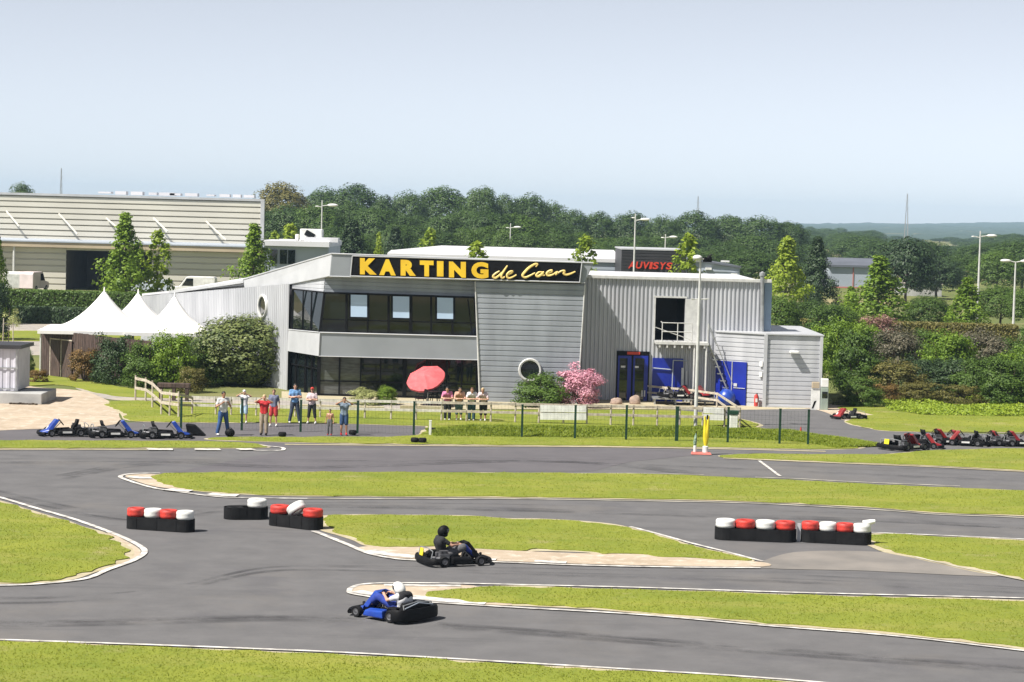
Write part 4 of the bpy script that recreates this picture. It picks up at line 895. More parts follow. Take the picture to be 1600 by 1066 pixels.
# wooden rail fence
wf = empty('wooden_fence', (P(700, 660, 99).x, 99, 0), 0, 'weathered post and rail fence on the lawn before the clubhouse', 'fence')
Yv = 99.0
posts = [300, 337, 361, 400, 461, 500, 534, 570, 611, 650, 690, 729, 767, 805, 842, 880.5, 917, 954.5, 990, 1027, 1062, 1098, 1132, 1156]
posts = [(P(x, 650, Yv).x, Yv, P(x, 625 + (x - 600) * .021, Yv).z) for x in posts]
dpos = []
for (xt, yt, xb, yb) in ((213, 586.5, 211.5, 626), (229.5, 590, 227.5, 628), (245, 595, 238, 638), (258, 609, 252, 649), (270, 610.5, 265, 651), (281, 612, 279, 653)):
    gq = G(xb, yb); tp = P(xt, yt, gq.y); dpos.append((gq.x, gq.y, tp.z))
def railing(path, hts, mat='wood', wd=.035, th=.11, top=None):
    for f in hts:
        for (a_, b_) in zip(path[:-1], path[1:]):
            mat_ = 'palewood' if (a_[0] < -3.9 and f > .4 and path is posts) else mat
            mb = MB(); p, q = Vector((a_[0], a_[1], a_[2] * f)), Vector((b_[0], b_[1], b_[2] * f)); d = (q - p); rot = d.to_track_quat('X', 'Z').to_matrix()
            mb.box((p + q) / 2 + Vector((0, -.05, 0)), (d.length + .02, wd, th), rot=rot); mb.build('rail', M[mat_], wf)
for p in posts + dpos:
    mb = MB(); mb.tube([(p[0], p[1], 0), (p[0] + random.uniform(-.015, .015), p[1], p[2])], [.045, .04], 7); mb.build('post', M['wood'], wf)
railing(posts, (.93, .52)); railing(dpos, (.88, .5), th=.12); railing([dpos[-1], posts[0]], (.9, .5))
# ramp rail from entrance
rp_ = [(1002, 605, 626), (1040, 612, 630), (1080, 618, 634), (1120, 627, 640), (1156, 633, 662)]
rr = []
for x, yt, yb in rp_[:-1]: gq = G(x, yb); rr.append((gq.x, gq.y, max(.8, P(x, yt, gq.y).z)))
rr.append(posts[-1])
for p in rr[:-1]: mb = MB(); mb.tube([(p[0], p[1], 0), (p[0], p[1], p[2])], .05, 7); mb.build('post', M['wood'], wf)
railing(rr, (.94, .55), th=.10)
# white boards on the fence
for x0, x1, y0, y1, n_ in ((844, 916, 632.5, 656.5, 2), (1099, 1131, 636, 657, 2)):
    for k in range(n_):
        a_ = y0 + (y1 - y0) * k / n_ + .6; b2 = y0 + (y1 - y0) * (k + 1) / n_ - .8
        mb = MB(); a1, a2, a3, a4 = P(x0, b2, Yv - .12), P(x1, b2 + 1, Yv - .12), P(x1, a_ + 1, Yv - .12), P(x0, a_, Yv - .12); mb.prism([a1, a2, a3, a4], (0, .03, 0)); mb.build('board', M['white'], wf)
# ================================================================= TENTS, SHED, CONTAINER
def tent(px, ypk, hw, Y, label, zE=2.45):
    pk = P(px, ypk, Y); e = empty('pagoda_tent', (pk.x, Y, 0), .10, label, 'tent', 'pointed white tents')
    mb = MB(); n_ = 10; m_ = 24; vs = []
    for i in range(n_ + 1):
        t = i / n_; h = zE + (pk.z - zE) * (1 - t) ** 2.1
        for k in range(m_):
            a = 2 * PI * k / m_ + PI / 4; c_, s_ = math.cos(a), math.sin(a); sq = 1 / max(abs(c_), abs(s_)); rr_ = (1 - (t ** .5)) * 1 + (t ** .5) * sq
            r_ = hw * t * rr_ + .06; vs.append((c_ * r_, s_ * r_, h + .02 * math.sin(k * 3)))
    mb.add(vs, [(i * m_ + k, (i + 1) * m_ + k, (i + 1) * m_ + (k + 1) % m_, i * m_ + (k + 1) % m_) for i in range(n_) for k in range(m_)])
    mb.build('canopy', M['tent'], e, local=True, smooth=True)
    mb = MB(); hh = hw + .05
    for k in range(4):
        c_, s_ = [(1, 0), (0, 1), (-1, 0), (0, -1)][k]; mb.box((c_ * hh, s_ * hh, zE - .07), (.02 if c_ else 2 * hh, .02 if s_ else 2 * hh, .18))
    mb.build('valance', M['tent'], e, local=True)
    for sx_ in (-1, 1):
        for sy_ in (-1, 1): mb = MB(); mb.tube([(sx_ * (hw - .1), sy_ * (hw - .1), 0), (sx_ * (hw - .1), sy_ * (hw - .1), zE)], .05, 6); mb.build('pole', M['galv'], e, local=True)
    mb = MB(); mb.tube([(0, 0, pk.z - .1), (0, 0, pk.z + .25)], [.06, .03], 6); mb.build('finial', M['tent'], e, local=True)
tent(163, 456, 3.05, 121, 'leftmost of the three pointed white tents, over the plank wall')
tent(216, 459, 2.5, 125, 'middle one of the three pointed white tents')
tent(273, 464, 2.35, 120.5, 'rightmost pointed white tent, next to the long grey wall')
sh = empty('plank_shed', (G(110, 590).x, 121, 0), 0, 'dark brown plank wall with double gate under the white tent', 'shed')
pa, pb, pc = G(62, 586), G(128, 594), G(235, 606)
pz1, pz2 = P(66, 514, pa.y).z, P(170, 526, pb.y).z
def plankwall(a, b, z0, z1, name, thick=.08, n_=None):
    a, b = Vector((a.x, a.y, 0)), Vector((b.x, b.y, 0)); L = (b - a).length; n_ = int(L / .16); d = (b - a).normalized(); ang = math.atan2(d.y, d.x); mb = MB()
    for k in range(n_):
        p = a + d * (k + .5) * L / n_; zt__ = z0 + (z1 - z0) * k / n_; j = random.uniform(-.012, .012)
        mb.box((p.x, p.y + j, zt__ / 2 - .02), (L / n_ - .02, .04, zt__ - .04 + random.uniform(-.03, .03)), ang)
    mb.box(((a.x + b.x) / 2, (a.y + b.y) / 2 + .05, (z0 + z1) / 4), (L, .02, (z0 + z1) / 2 - .1), ang); return mb.build(name, M['plank'], sh)
plankwall(pa, pb, pz1, pz1, 'plank_wall'); plankwall(pb, pc, pz1, pz1 * .95, 'plank_wall')
pd = pa + Vector((1.5, 6, 0)); plankwall(pa, pd, pz1, pz1, 'plank_wall')
for f0, f1 in ((.26, .5), (.52, .78)):
    a_, b__ = pa.lerp(pb, f0), pa.lerp(pb, f1); mb = MB(); d = (b__ - a_); ang = math.atan2(d.y, d.x); m_ = (a_ + b__) / 2
    mb.box((m_.x - .02, m_.y - .1, 1.0), (d.length, .06, 1.9), ang); gt_ = mb.build('gate', M['plank'], sh)
    mb = MB(); mb.box((a_.x, a_.y - .15, 1.0), (.06, .04, 1.95), ang); mb.box((m_.x - .02, m_.y - .15, 1.97), (d.length, .04, .06), ang); mb.build('gate_frame', M['wood'], gt_)
# container on slab
cs_ = G(28, 612, .5); cs_.z = 0; Yc_ = cs_.y
ct = empty('container', (cs_.x - 3, Yc_ + 1.2, 0), 0, 'pale grey box container with dark roof at the left edge', 'container')
zc1 = P(20, 542, Yc_).z; sl0 = .52
mb = MB(); mb.ribs((cs_.x - 6, Yc_, sl0), (cs_.x, Yc_, sl0), (cs_.x, Yc_, zc1 - .1), (cs_.x - 6, Yc_, zc1 - .1), 18, .03, (0, -1, 0), True); mb.box((cs_.x - 3, Yc_ + 1.25, (sl0 + zc1) / 2), (6, 2.4, zc1 - sl0 - .1)); mb.build('body', mk('container_paint', (.55, .54, .60), (.47, .46, .52), 2, .5), ct)
mb = MB(); mb.box((cs_.x - 3, Yc_ + 1.2, zc1 + .0), (6.3, 2.8, .16)); mb.build('roof', M['charcoal'], ct)
mb = MB()
for x in (.07, 1.15, 2.3): mb.box((cs_.x - x, Yc_ - .05, (sl0 + zc1) / 2 - .04), (.07, .05, zc1 - sl0 - .1))
for z_ in (.62, 1.55): mb.box((cs_.x - 2, Yc_ - .065, z_), (4, .03, .06))
mb.build('frame', M['steel'], ct)
mb = MB(); sb = G(65, 633); mb.box((sb.x - 4, (sb.y + Yc_ + 2.4) / 2, .25), (8, Yc_ + 2.4 - sb.y, .5)); o = mb.build('concrete_slab', M['concrete'], bevel=.03); tag(o, 'raised grey concrete slab under the container', 'slab')
mb = MB()
for k in range(9): mb.box((sb.x - .2 - k * .14, sb.y - .25 + random.uniform(-.05, .05), .05), (.13, .1, random.uniform(.06, .12)), random.random())
o = mb.build('rubble_row', M['bark']); tag(o, 'row of dark rubble bits lying along the concrete slab', 'rubble')

# ================================================================= FOLIAGE
def crown(seed, kind, ncl, per, leaf, rmul=1.0, gap=0.0, z0=.22, back=.5, ar=1.0):
    """unit crown: radius .5, top at z=1. returns (n,4,3)"""
    g = np.random.default_rng(seed); out = []
    for c in range(ncl):
        if kind == 'round':
            u = g.normal(size=3); u /= np.linalg.norm(u); u[2] = abs(u[2]) * 1.0 - .25 if g.uniform() < .75 else u[2]
            rad = g.uniform(.5, .9); zc = (1 + z0) / 2; cpos = np.array([u[0] * .5 * rad, u[1] * .5 * rad, zc + u[2] * (1 - z0) / 2 * rad]); cr = g.uniform(.10, .17) * rmul
        elif kind == 'dome':
            fz = 1 - (c + .5) / ncl * (1.45 + gap); a = c * 2.39996 + g.uniform(-.25, .25); fr = math.sqrt(max(0, 1 - fz * fz)); rad = g.uniform(.70, .97)
            zc = .52; cpos = np.array([math.cos(a) * fr * .42 * rad, math.sin(a) * fr * .42 * rad, zc + fz * (.40 if fz > 0 else .62) * rad]); cr = g.uniform(.075, .15) * rmul
        elif kind == 'cone':
            t = (c + .5) / ncl; t = t ** .85; a = c * 2.4 + g.uniform(-.5, .5); rr_ = min(1, (1 - t) * 1.5 + .02) ** .8 * .40 * (.35 + .65 * (1 - t)) * g.uniform(.3, 1.15) + .015
            cpos = np.array([math.cos(a) * rr_, math.sin(a) * rr_, z0 + (1 - z0) * t * .96]); cr = (.045 + .085 * (1 - t)) * rmul * g.uniform(.7, 1.2)
        elif kind == 'column':
            t = (c + .5) / ncl; a = c * 2.4 + g.uniform(-.6, .6); rr_ = .32 * math.sin(PI * min(1, t * .93 + .12)) ** .6 * g.uniform(.3, 1.0)
            cpos = np.array([math.cos(a) * rr_, math.sin(a) * rr_, z0 + (1 - z0) * t * .95]); cr = .10 * rmul * g.uniform(.6, 1.2)
        else:  # bush: dome from the ground
            a = g.uniform(0, 2 * PI); s_ = g.uniform(0, 1) ** .6; v = g.uniform(.0, 1)
            el = (v ** 1.25) * PI / 2; rr_ = .40 * math.cos(el) ** .4 * (.75 + .25 * s_); cpos = np.array([math.cos(a) * rr_, math.sin(a) * rr_, .08 + .78 * math.sin(el) * (.8 + .2 * s_)]); q_ = g.uniform(.78, 1.16); cpos = cpos * q_; cr = g.uniform(.05, .17) * rmul
        u = g.normal(size=(per, 3)); u /= np.linalg.norm(u, axis=1)[:, None]
        rnd = .3 if kind == 'dome' else .5
        rad = g.uniform(.12 if kind != 'dome' else .6, 1, per) ** .6 * cr; rad = np.where(g.uniform(size=per) < .05, rad * (1.35 if kind != 'dome' else 1.12), rad)
        pos = cpos + u * rad[:, None] * np.array([1.15, 1.15, .9 / ar])
        co_ = cpos - np.array([0, 0, .35]); co_ = co_ / (np.linalg.norm(co_) + 1e-6)
        nrm = u * .75 + co_ * .75 + g.normal(size=(per, 3)) * rnd + np.array([0, 0, .1]); nrm /= np.linalg.norm(nrm, axis=1)[:, None]
        t1 = np.cross(nrm, g.normal(size=(per, 3))); t1 /= np.linalg.norm(t1, axis=1)[:, None]; t2 = np.cross(nrm, t1)
        s = leaf * g.uniform(.6, 1.3, per)[:, None]; l = s * .62
        sq = np.array([1, 1, 1 / ar]); out.append(np.stack([pos - t1 * s * sq, pos - t2 * l * sq, pos + t1 * s * sq, pos + t2 * l * sq], 1))
    V = np.concatenate(out); V[:, :, 2] = np.maximum(V[:, :, 2], .012)
    V[:, :, 2] /= np.quantile(V[:, :, 2], .997); V[:, :, :2] *= .5 / np.quantile(np.abs(V[:, :, 0]), .985); return V
PROTO = {}
def tree_proto(key, name, kind, mat, seed, ncl, per, leaf, z0=.2, trunk=True, tw=.022, **k):
    e = bpy.data.objects.new(name, None); e.empty_display_size = .2; COL.objects.link(e)
    quads_object('crown' if trunk else 'foliage', crown(seed, kind, ncl, per, leaf, z0=z0, **k), M[mat], e)
    if trunk:
        mb = MB(); mb.tube([(0, 0, 0), (.01, 0, .15), (-.008, .01, .45), (0, 0, .82)], [tw * 1.3, tw, tw * .7, tw * .2], 7)
        rr_ = random.Random(seed)
        for i in range(6):
            a = i * 1.2 + rr_.random(); z_ = .2 + .09 * i; L = .3 if kind == 'round' else .2
            mb.tube([(0, 0, z_), (math.cos(a) * L * .5, math.sin(a) * L * .5, z_ + .1), (math.cos(a) * L, math.sin(a) * L, z_ + .22)], [tw * .5, tw * .3, tw * .1], 5)
        mb.build('trunk', M['bark'], e, local=True)
    else:
        mb = MB(); rr_ = random.Random(seed)
        for i in range(7):
            a = i * .9; mb.tube([(0.02 * math.cos(a), .02 * math.sin(a), 0), (math.cos(a) * .2, math.sin(a) * .2, .45), (math.cos(a) * .3, math.sin(a) * .3, .8)], [.016, .01, .004], 5)
        mb.build('stem', M['bark'], e, local=True)
    PROTO[key] = [e, False]
def place(key, loc, wd, ht, label, cat='tree', group=None, rz=None):
    pr = PROTO[key]
    if not pr[1]: o = pr[0]; pr[1] = True
    else: o = copy_tree(pr[0])
    for k_ in ('label', 'category', 'group'):
        if k_ in o: del o[k_]
    o.location = loc; o.scale = (wd, wd, ht); o.rotation_euler = (0, 0, random.uniform(0, 6.28) if rz is None else rz)
    return tag(o, label, cat, group)
def at_px(key, px, yt, Y, wpx, label, cat='tree', group=None, z=0.0):
    t = P(px, yt, Y); sc_ = FPX / Y; return place(key, (t.x, Y, z), wpx / sc_, max(.3, t.z - z), label, cat, group)
for i, (m_, k_) in enumerate((('lf_forest', 'dome'), ('lf_forest', 'dome'), ('lf_forest', 'dome'), ('lf_mid', 'dome'), ('lf_olive', 'dome'))):
    tree_proto('f%d' % i, 'broadleaf_tree', k_, m_, 11 + i, 84, 170, .0165, z0=.04, ar=1.4)
tree_proto('yc1', 'young_tree', 'cone', 'lf_young', 31, 84, 64, .023, z0=.06, rmul=1.1, ar=1.4)
tree_proto('yc2', 'young_tree', 'cone', 'lf_lime', 32, 50, 56, .027, z0=.10, rmul=1.2, ar=1.4)
tree_proto('yc3', 'young_tree', 'column', 'lf_lime', 33, 36, 40, .042, z0=.12, rmul=1.1, ar=1.8)
tree_proto('dc1', 'conifer', 'cone', 'lf_dark', 41, 110, 150, .018, z0=.05, rmul=1.2, ar=1.4)
tree_proto('rb', 'broadleaf_tree', 'dome', 'lf_dark', 42, 80, 150, .019, z0=.05, ar=1.1)
tree_proto('bl', 'laurel_bush', 'dome', 'lf_laurel', 51, 150, 140, .017, gap=.5, trunk=False)
tree_proto('bm', 'shrub', 'bush', 'lf_mid', 52, 105, 120, .019, trunk=False)
tree_proto('by', 'shrub', 'bush', 'lf_young', 53, 105, 110, .021, trunk=False)
tree_proto('bd', 'shrub', 'bush', 'lf_dark', 54, 105, 120, .018, trunk=False)
tree_proto('bp', 'shrub', 'bush', 'lf_purple', 55, 105, 110, .018, trunk=False, rmul=1.1)
tree_proto('br', 'shrub', 'bush', 'lf_rose', 56, 60, 90, .019, trunk=False)
tree_proto('bu', 'shrub', 'bush', 'lf_rust', 57, 70, 110, .022, trunk=False)
tree_proto('bk', 'flowering_shrub', 'bush', 'lf_pink', 58, 80, 120, .022, trunk=False)
tree_proto('ba', 'shrub', 'bush', 'lf_pale', 59, 50, 90, .026, trunk=False)
tree_proto('bo', 'shrub', 'bush', 'lf_olive', 60, 70, 110, .020, trunk=False)
# the wood
prof = [(395, 300), (425, 292), (445, 288), (475, 300), (495, 294), (530, 293), (560, 291), (590, 302), (625, 303), (650, 300), (690, 296), (720, 303), (750, 296), (790, 306), (830, 304), (860, 315), (900, 330), (950, 334), (1000, 334), (1040, 338), (1080, 333), (1130, 340), (1180, 340), (1220, 348), (1255, 357)]
def ptop(x):
    for (a, b), (c, d) in zip(prof[:-1], prof[1:]):
        if a <= x <= c: return b + (d - b) * (x - a) / (c - a)
    return prof[0][1] if x < prof[0][0] else prof[-1][1]
rn = random.Random(3)
at_px('f4', 441, 286, 400, 92, 'large olive-brown crown at the left end of the wood', group=None)
x = 470
while x < 1250:
    Y = rn.uniform(425, 455); wpx = rn.uniform(78, 112); x += wpx * .6; continue
    at_px('f%d' % rn.choice((0, 1, 2)), x, ptop(x) + rn.uniform(-3, 5), Y, wpx, 'dark green tree in the back row of the wood against the sky', group='trees of the wood, back row'); x += wpx * .42
for px, yt, wpx in ((505, 293, 74), (556, 288, 94), (602, 306, 52), (640, 299, 66), (692, 293, 94), (752, 293, 66), (790, 304, 54), (826, 303, 74), (862, 315, 62), (896, 328, 62), (936, 331, 60), (985, 331, 74), (1036, 337, 60), (1086, 330, 80), (1140, 337, 72), (1190, 338, 84), (1236, 347, 60)):
    at_px('f%d' % rn.choice((0, 1, 2)), px, yt, rn.uniform(425, 455), wpx, 'dark green tree in the back row of the wood against the sky', group='trees of the wood, back row')
x = 415
while x < 1252:
    Y = rn.uniform(355, 385); wpx = rn.uniform(66, 96); at_px('f%d' % rn.choice((0, 1, 2, 3)), x, ptop(x) + 30 + rn.uniform(-7, 9), Y, wpx, 'dark tree in the middle depth of the wood, crowns behind and before it', group='trees of the wood, middle rows'); x += wpx * .5
x = 418
while x < 1262:
    Y = rn.uniform(300, 330); wpx = rn.uniform(54, 86); at_px('f%d' % rn.choice((0, 2, 3, 3, 1)), x, max(ptop(x) + 50, 356) + rn.uniform(-6, 8), Y, wpx, 'lower leafy tree in the front edge of the wood above the roofs', group='trees of the wood, front row'); x += wpx * .52
x = 1235
while x < 1262: x += 40
# plain trees on the right, thinning into haze
for i in range(110):
    t = rn.random(); Y = 430 + 1050 * (i / 109) ** 1.3; px = rn.uniform(1225, 1615); zt = rn.uniform(4.2, 6.6) + (Y - 420) * .0016; yb_ = 340 + (px - 800) * .0262
    if 1365 < px < 1540 and Y > 480: zt *= .5
    pp = P(px, 400, Y); place('f%d' % rn.choice((0, 1, 2)), (pp.x, Y, 0), rn.uniform(9, 15), zt, 'hazy blue-green tree far out on the plain at right', group='hazy trees on the plain')
for px, yt, Y, wpx, key, lb in ((1600, 378, 330, 110, 'f0', 'large tree cut by the right edge behind the double street lamp'), (1560, 392, 300, 90, 'f3', 'broad tree just right of the tall street lamp'), (1502, 398, 330, 75, 'f1', 'dark crown left of the tall street lamp'),
      (1418, 372, 260, 96, 'rb', 'dark tree standing before the distant pale building'), (1465, 402, 290, 84, 'rb', 'spreading dark tree beside the distant brown-grey roof'), (1445, 378, 380, 90, 'f0', 'tall dark tree behind the gap left of the street lamp'),
      (1278, 371, 230, 76, 'dc1', 'dark pointed conifer left of the distant blue hall'), (1230, 370, 190, 100, 'yc2', 'yellow-green young tree above the annex roof'), (1375, 400, 185, 120, 'yc1', 'bright green conical tree before the distant blue hall'),
      (1330, 448, 200, 60, 'yc1', 'small green conical tree left of the bright conical tree'), (1512, 434, 185, 86, 'yc1', 'bright green tree with a reddish flush beside the tall lamp'), (1452, 462, 190, 80, 'f3', 'rounded light green tree above the trimmed hedge'), (1565, 446, 205, 88, 'f3', 'rounded olive green tree left of the double street lamp'), (1610, 450, 200, 80, 'f3', 'rounded tree cut by the right edge below the lamp heads'),
      (1218, 462, 165, 84, 'f3', 'green tree rising behind the right end of the wing'), (1268, 468, 170, 80, 'f2', 'mid green tree behind the annex roof'), (1312, 478, 160, 70, 'f3', 'leafy tree between annex and trimmed hedge'),
      (1076, 366, 175, 56, 'yc3', 'yellow-green young tree hiding the end of the red lettering'), (915, 368, 180, 52, 'yc3', 'lime young tree behind the right end of the big sign'), (745, 378, 170, 56, 'yc3', 'pale lime young tree just above the yellow lettering'),
      (672, 357, 240, 40, 'yc3', 'small lime tree above the left end of the pale hall roof'), (592, 364, 215, 34, 'yc2', 'narrow lime tree left of the pale hall roof'), (550, 344, 250, 92, 'dc1', 'dark fir-like tree behind the clubhouse parapet'),
      (618, 355, 270, 66, 'dc1', 'dark fir beside the narrow lime tree'), (455, 350, 225, 50, 'yc3', 'lime tree beside the rooftop unit'), (398, 350, 190, 92, 'yc1', 'bright green conical tree in front of the warehouse end'), (429, 362, 215, 56, 'yc2', 'yellow-green tree left of the workshop roof'),
      (197, 333, 186, 98, 'yc1', 'tall bright green conical tree before the warehouse doorway'), (248, 360, 188, 50, 'yc3', 'narrow yellow-green tree right of the tall conical tree'), (-4, 366, 170, 50, 'yc1', 'green tree cut by the left edge, upper part'), (-12, 440, 150, 56, 'bd', 'dark bush cut by the left edge'), (36, 287, 420, 46, 'f0', 'round dark crown peeping over the warehouse roof'), (386, 322, 400, 60, 'f0', 'dark tree just behind the warehouse corner')):
    at_px(key, px, yt, Y, wpx, lb, 'tree' if key != 'bd' else 'shrub')
# shrubs
def bush(key, px, yb, yt, wpx, label, cat='shrub', YY=None, group=None):
    b = G(px, yb - wpx * .05); Yc0 = YY or b.y + wpx / (FPX / b.y) * .35; t = P(px, yt, Yc0); sc_ = FPX / Yc0
    return place(key, (t.x, Yc0, 0), wpx / sc_, t.z * 1.02, label, cat, group)
bush('bl', 381, 613, 496, 152, 'big rounded laurel-like bush at the left end of the glazing', 'bush')
bush('bm', 322, 608, 534, 66, 'dark green shrub touching the big rounded bush')
bush('by', 268, 612, 520, 80, 'leafy green shrub in front of the rightmost tent')
bush('bm', 225, 611, 536, 74, 'mid green shrub between middle tent and rail fence')
bush('bd', 182, 606, 524, 74, 'dark loose shrub beside the plank wall')
bush('bu', 132, 600, 546, 46, 'reddish brown shrub in front of the plank gate')
bush('bo', 300, 617, 575, 46, 'low olive shrub beneath the big rounded bush')
bush('bm', 40, 590, 548, 30, 'small green shrub right of the container'); bush('bu', 60, 600, 578, 30, 'small rust-coloured plant near the container')
bush('bm', 848, 630, 585, 92, 'low olive-green bush under the round window', YY=108.2)
bush('bk', 908, 628, 570, 70, 'pink flowering shrub against the ribbed wing wall', YY=108.4)
bush('ba', 572, 634, 607, 54, 'pale yellow-green shrub before the ground floor glazing', YY=106.5); bush('by', 604, 632, 604, 34, 'small bright green plant beside the pale shrub', YY=106.8)
for a in (('by', 1310, 600, 500, 84, 'tall bright green shrub directly right of the annex'), ('bm', 1345, 622, 520, 80, 'dark green shrub behind the fuel cabinets'), ('br', 1370, 560, 493, 66, 'rose-tinted shrub rising above the shrub belt'), ('bp', 1402, 598, 512, 84, 'purple-brown shrub in the middle of the belt'), ('by', 1350, 590, 505, 74, 'fresh green shrub left in the belt, beside the tall bright one'),
     ('bo', 1402, 628, 566, 86, 'olive shrub low in the middle of the belt'), ('bm', 1455, 596, 518, 84, 'mid green shrub right of the purple-brown one'), ('by', 1484, 612, 520, 92, 'fresh green shrub standing out in the belt'), ('bd', 1440, 618, 560, 70, 'dark shrub low beneath the mid green one in the belt'),
     ('bp', 1537, 606, 516, 86, 'wide purple-grey shrub left of the double lamp'), ('bm', 1525, 628, 560, 80, 'dark green shrub low before the purple-grey one'), ('by', 1597, 632, 545, 80, 'leafy green shrub cut by the right edge'), ('bm', 1570, 640, 560, 90, 'deep green shrub near the right edge'), ('bm', 1610, 600, 510, 70, 'green shrub at the right edge under the lamp'),
     ('bm', 1350, 640, 590, 60, 'dark shrub filling the gap behind the pale low shrub'), ('bd', 1500, 625, 560, 90, 'deep green shrub filling the belt under the fresh green one'), ('bm', 1560, 600, 530, 90, 'mid green shrub before the double lamp post'), ('bm', 1320, 570, 510, 90, 'mid green shrub behind the bright one by the annex'), ('bm', 1296, 560, 478, 84, 'green shrub behind the annex roof corner'), ('by', 1255, 530, 488, 70, 'bright shrub peeping over the annex roof'),
     ('bu', 1383, 634, 600, 52, 'rust-brown low shrub in the front row'), ('bo', 1435, 634, 598, 70, 'wide brown-green low shrub in the front row'), ('bo', 1500, 638, 602, 70, 'low brown-green shrub further right in the front row'), ('ba', 1335, 636, 608, 50, 'pale green low shrub beside the fuel cabinets'), ('ba', 1308, 634, 618, 26, 'tiny pale plant at the foot of the fuel cabinets')):
    bush(*a)
# trimmed hedges
def hedge(px0, px1, yt0, Yh_, h, dep, mat, label, n_, leaf=.09, yaw=0):
    a, b = P(px0, 500, Yh_), P(px1, 500, Yh_); L = b.x - a.x; g_ = np.random.default_rng(77)
    top = g_.uniform(0, 1, n_) < .4
    x = g_.uniform(0, L, n_); yy = np.where(top, g_.uniform(0, dep, n_), g_.uniform(-.12, .1, n_)); z = np.where(top, h + g_.uniform(-.12, .06, n_), g_.uniform(.03, h, n_))
    pos = np.stack([a.x + x, Yh_ + yy, z], 1); nrm = np.where(top[:, None], np.array([[0, -.2, 1.]]), np.array([[0, -1., .25]])) + g_.normal(size=(n_, 3)) * .5
    nrm /= np.linalg.norm(nrm, axis=1)[:, None]; t1 = np.cross(nrm, g_.normal(size=(n_, 3))); t1 /= np.linalg.norm(t1, axis=1)[:, None]; t2 = np.cross(nrm, t1)
    s = leaf * g_.uniform(.6, 1.4, n_)[:, None]
    e = empty('hedge', ((a.x + b.x) / 2, Yh_, 0), 0, label, 'hedge')
    V = np.stack([pos - t1 * s, pos - t2 * s * .6, pos + t1 * s, pos + t2 * s * .6], 1) - np.array(wloc(e)); quads_object('foliage', V, M[mat], e)
    mb = MB(); bx(mb, a.x + .1, b.x - .1, Yh_ + .12, Yh_ + dep, 0, h - .12); mb.build('branches', M['bark'], e)
hedge(-60, 306, 453, 176, 2.3, 1.6, 'lf_mid', 'long clipped green hedge in front of the warehouse', 16000)
hedge(1255, 1592, 503, 160, 2.25, 1.4, 'lf_olive', 'long clipped hedge with flat pale top above the shrub belt', 16000)
hedge(-60, 190, 480, 172, 1.2, 1.2, 'lf_dark', 'lower dark hedge in front of the long clipped one', 8000)
# lime ground cover at right
pl = [G(x, y).xy for x, y in ((1372, 632), (1420, 625), (1500, 626), (1700, 632), (1700, 654), (1560, 652), (1440, 650), (1390, 642))]
q = scatter([(p.x, p.y) for p in pl], 260, .02)
hb = .28 * (.6 + .4 * np.sin(q[:, 0] * 1.9) * np.sin(q[:, 1] * 1.3 + q[:, 0]))
n_ = len(q); q2 = q.copy(); q2[:, 2] += hb * rng.uniform(.2, 1, n_)
nr = rng.normal(size=(n_, 3)) * .5 + np.array([0, -.2, 1]); nr /= np.linalg.norm(nr, axis=1)[:, None]; t1 = np.cross(nr, rng.normal(size=(n_, 3))); t1 /= np.linalg.norm(t1, axis=1)[:, None]; t2 = np.cross(nr, t1)
o = quads_object('ground_cover', np.stack([q2 - t1 * .07, q2 - t2 * .05, q2 + t1 * .07, q2 + t2 * .05], 1), M['lf_cover']); tag(o, 'lime green ground cover in front of the shrub belt', 'ground cover', kind='stuff')
# young staked tree by the container
b_ = G(13, 540); e = empty('staked_sapling', (b_.x, b_.y, 0), 0, 'thin staked sapling behind the container', 'sapling')
mb = MB(); h_ = P(17, 482, b_.y).z; mb.tube([(0, 0, 0), (.05, 0, h_)], [.04, .015], 6); mb.build('trunk', M['bark'], e, local=True)
mb = MB(); [mb.tube([(s, 0, 0), (s * .9, 0, 1.7)], .035, 6) for s in (-.35, .3)]; mb.build('stake', M['wood'], e, local=True)
V = crown(71, 'round', 10, 60, .02) * np.array([1.6, 1.6, h_]) ; quads_object('crown', V, M['lf_pale'], e)
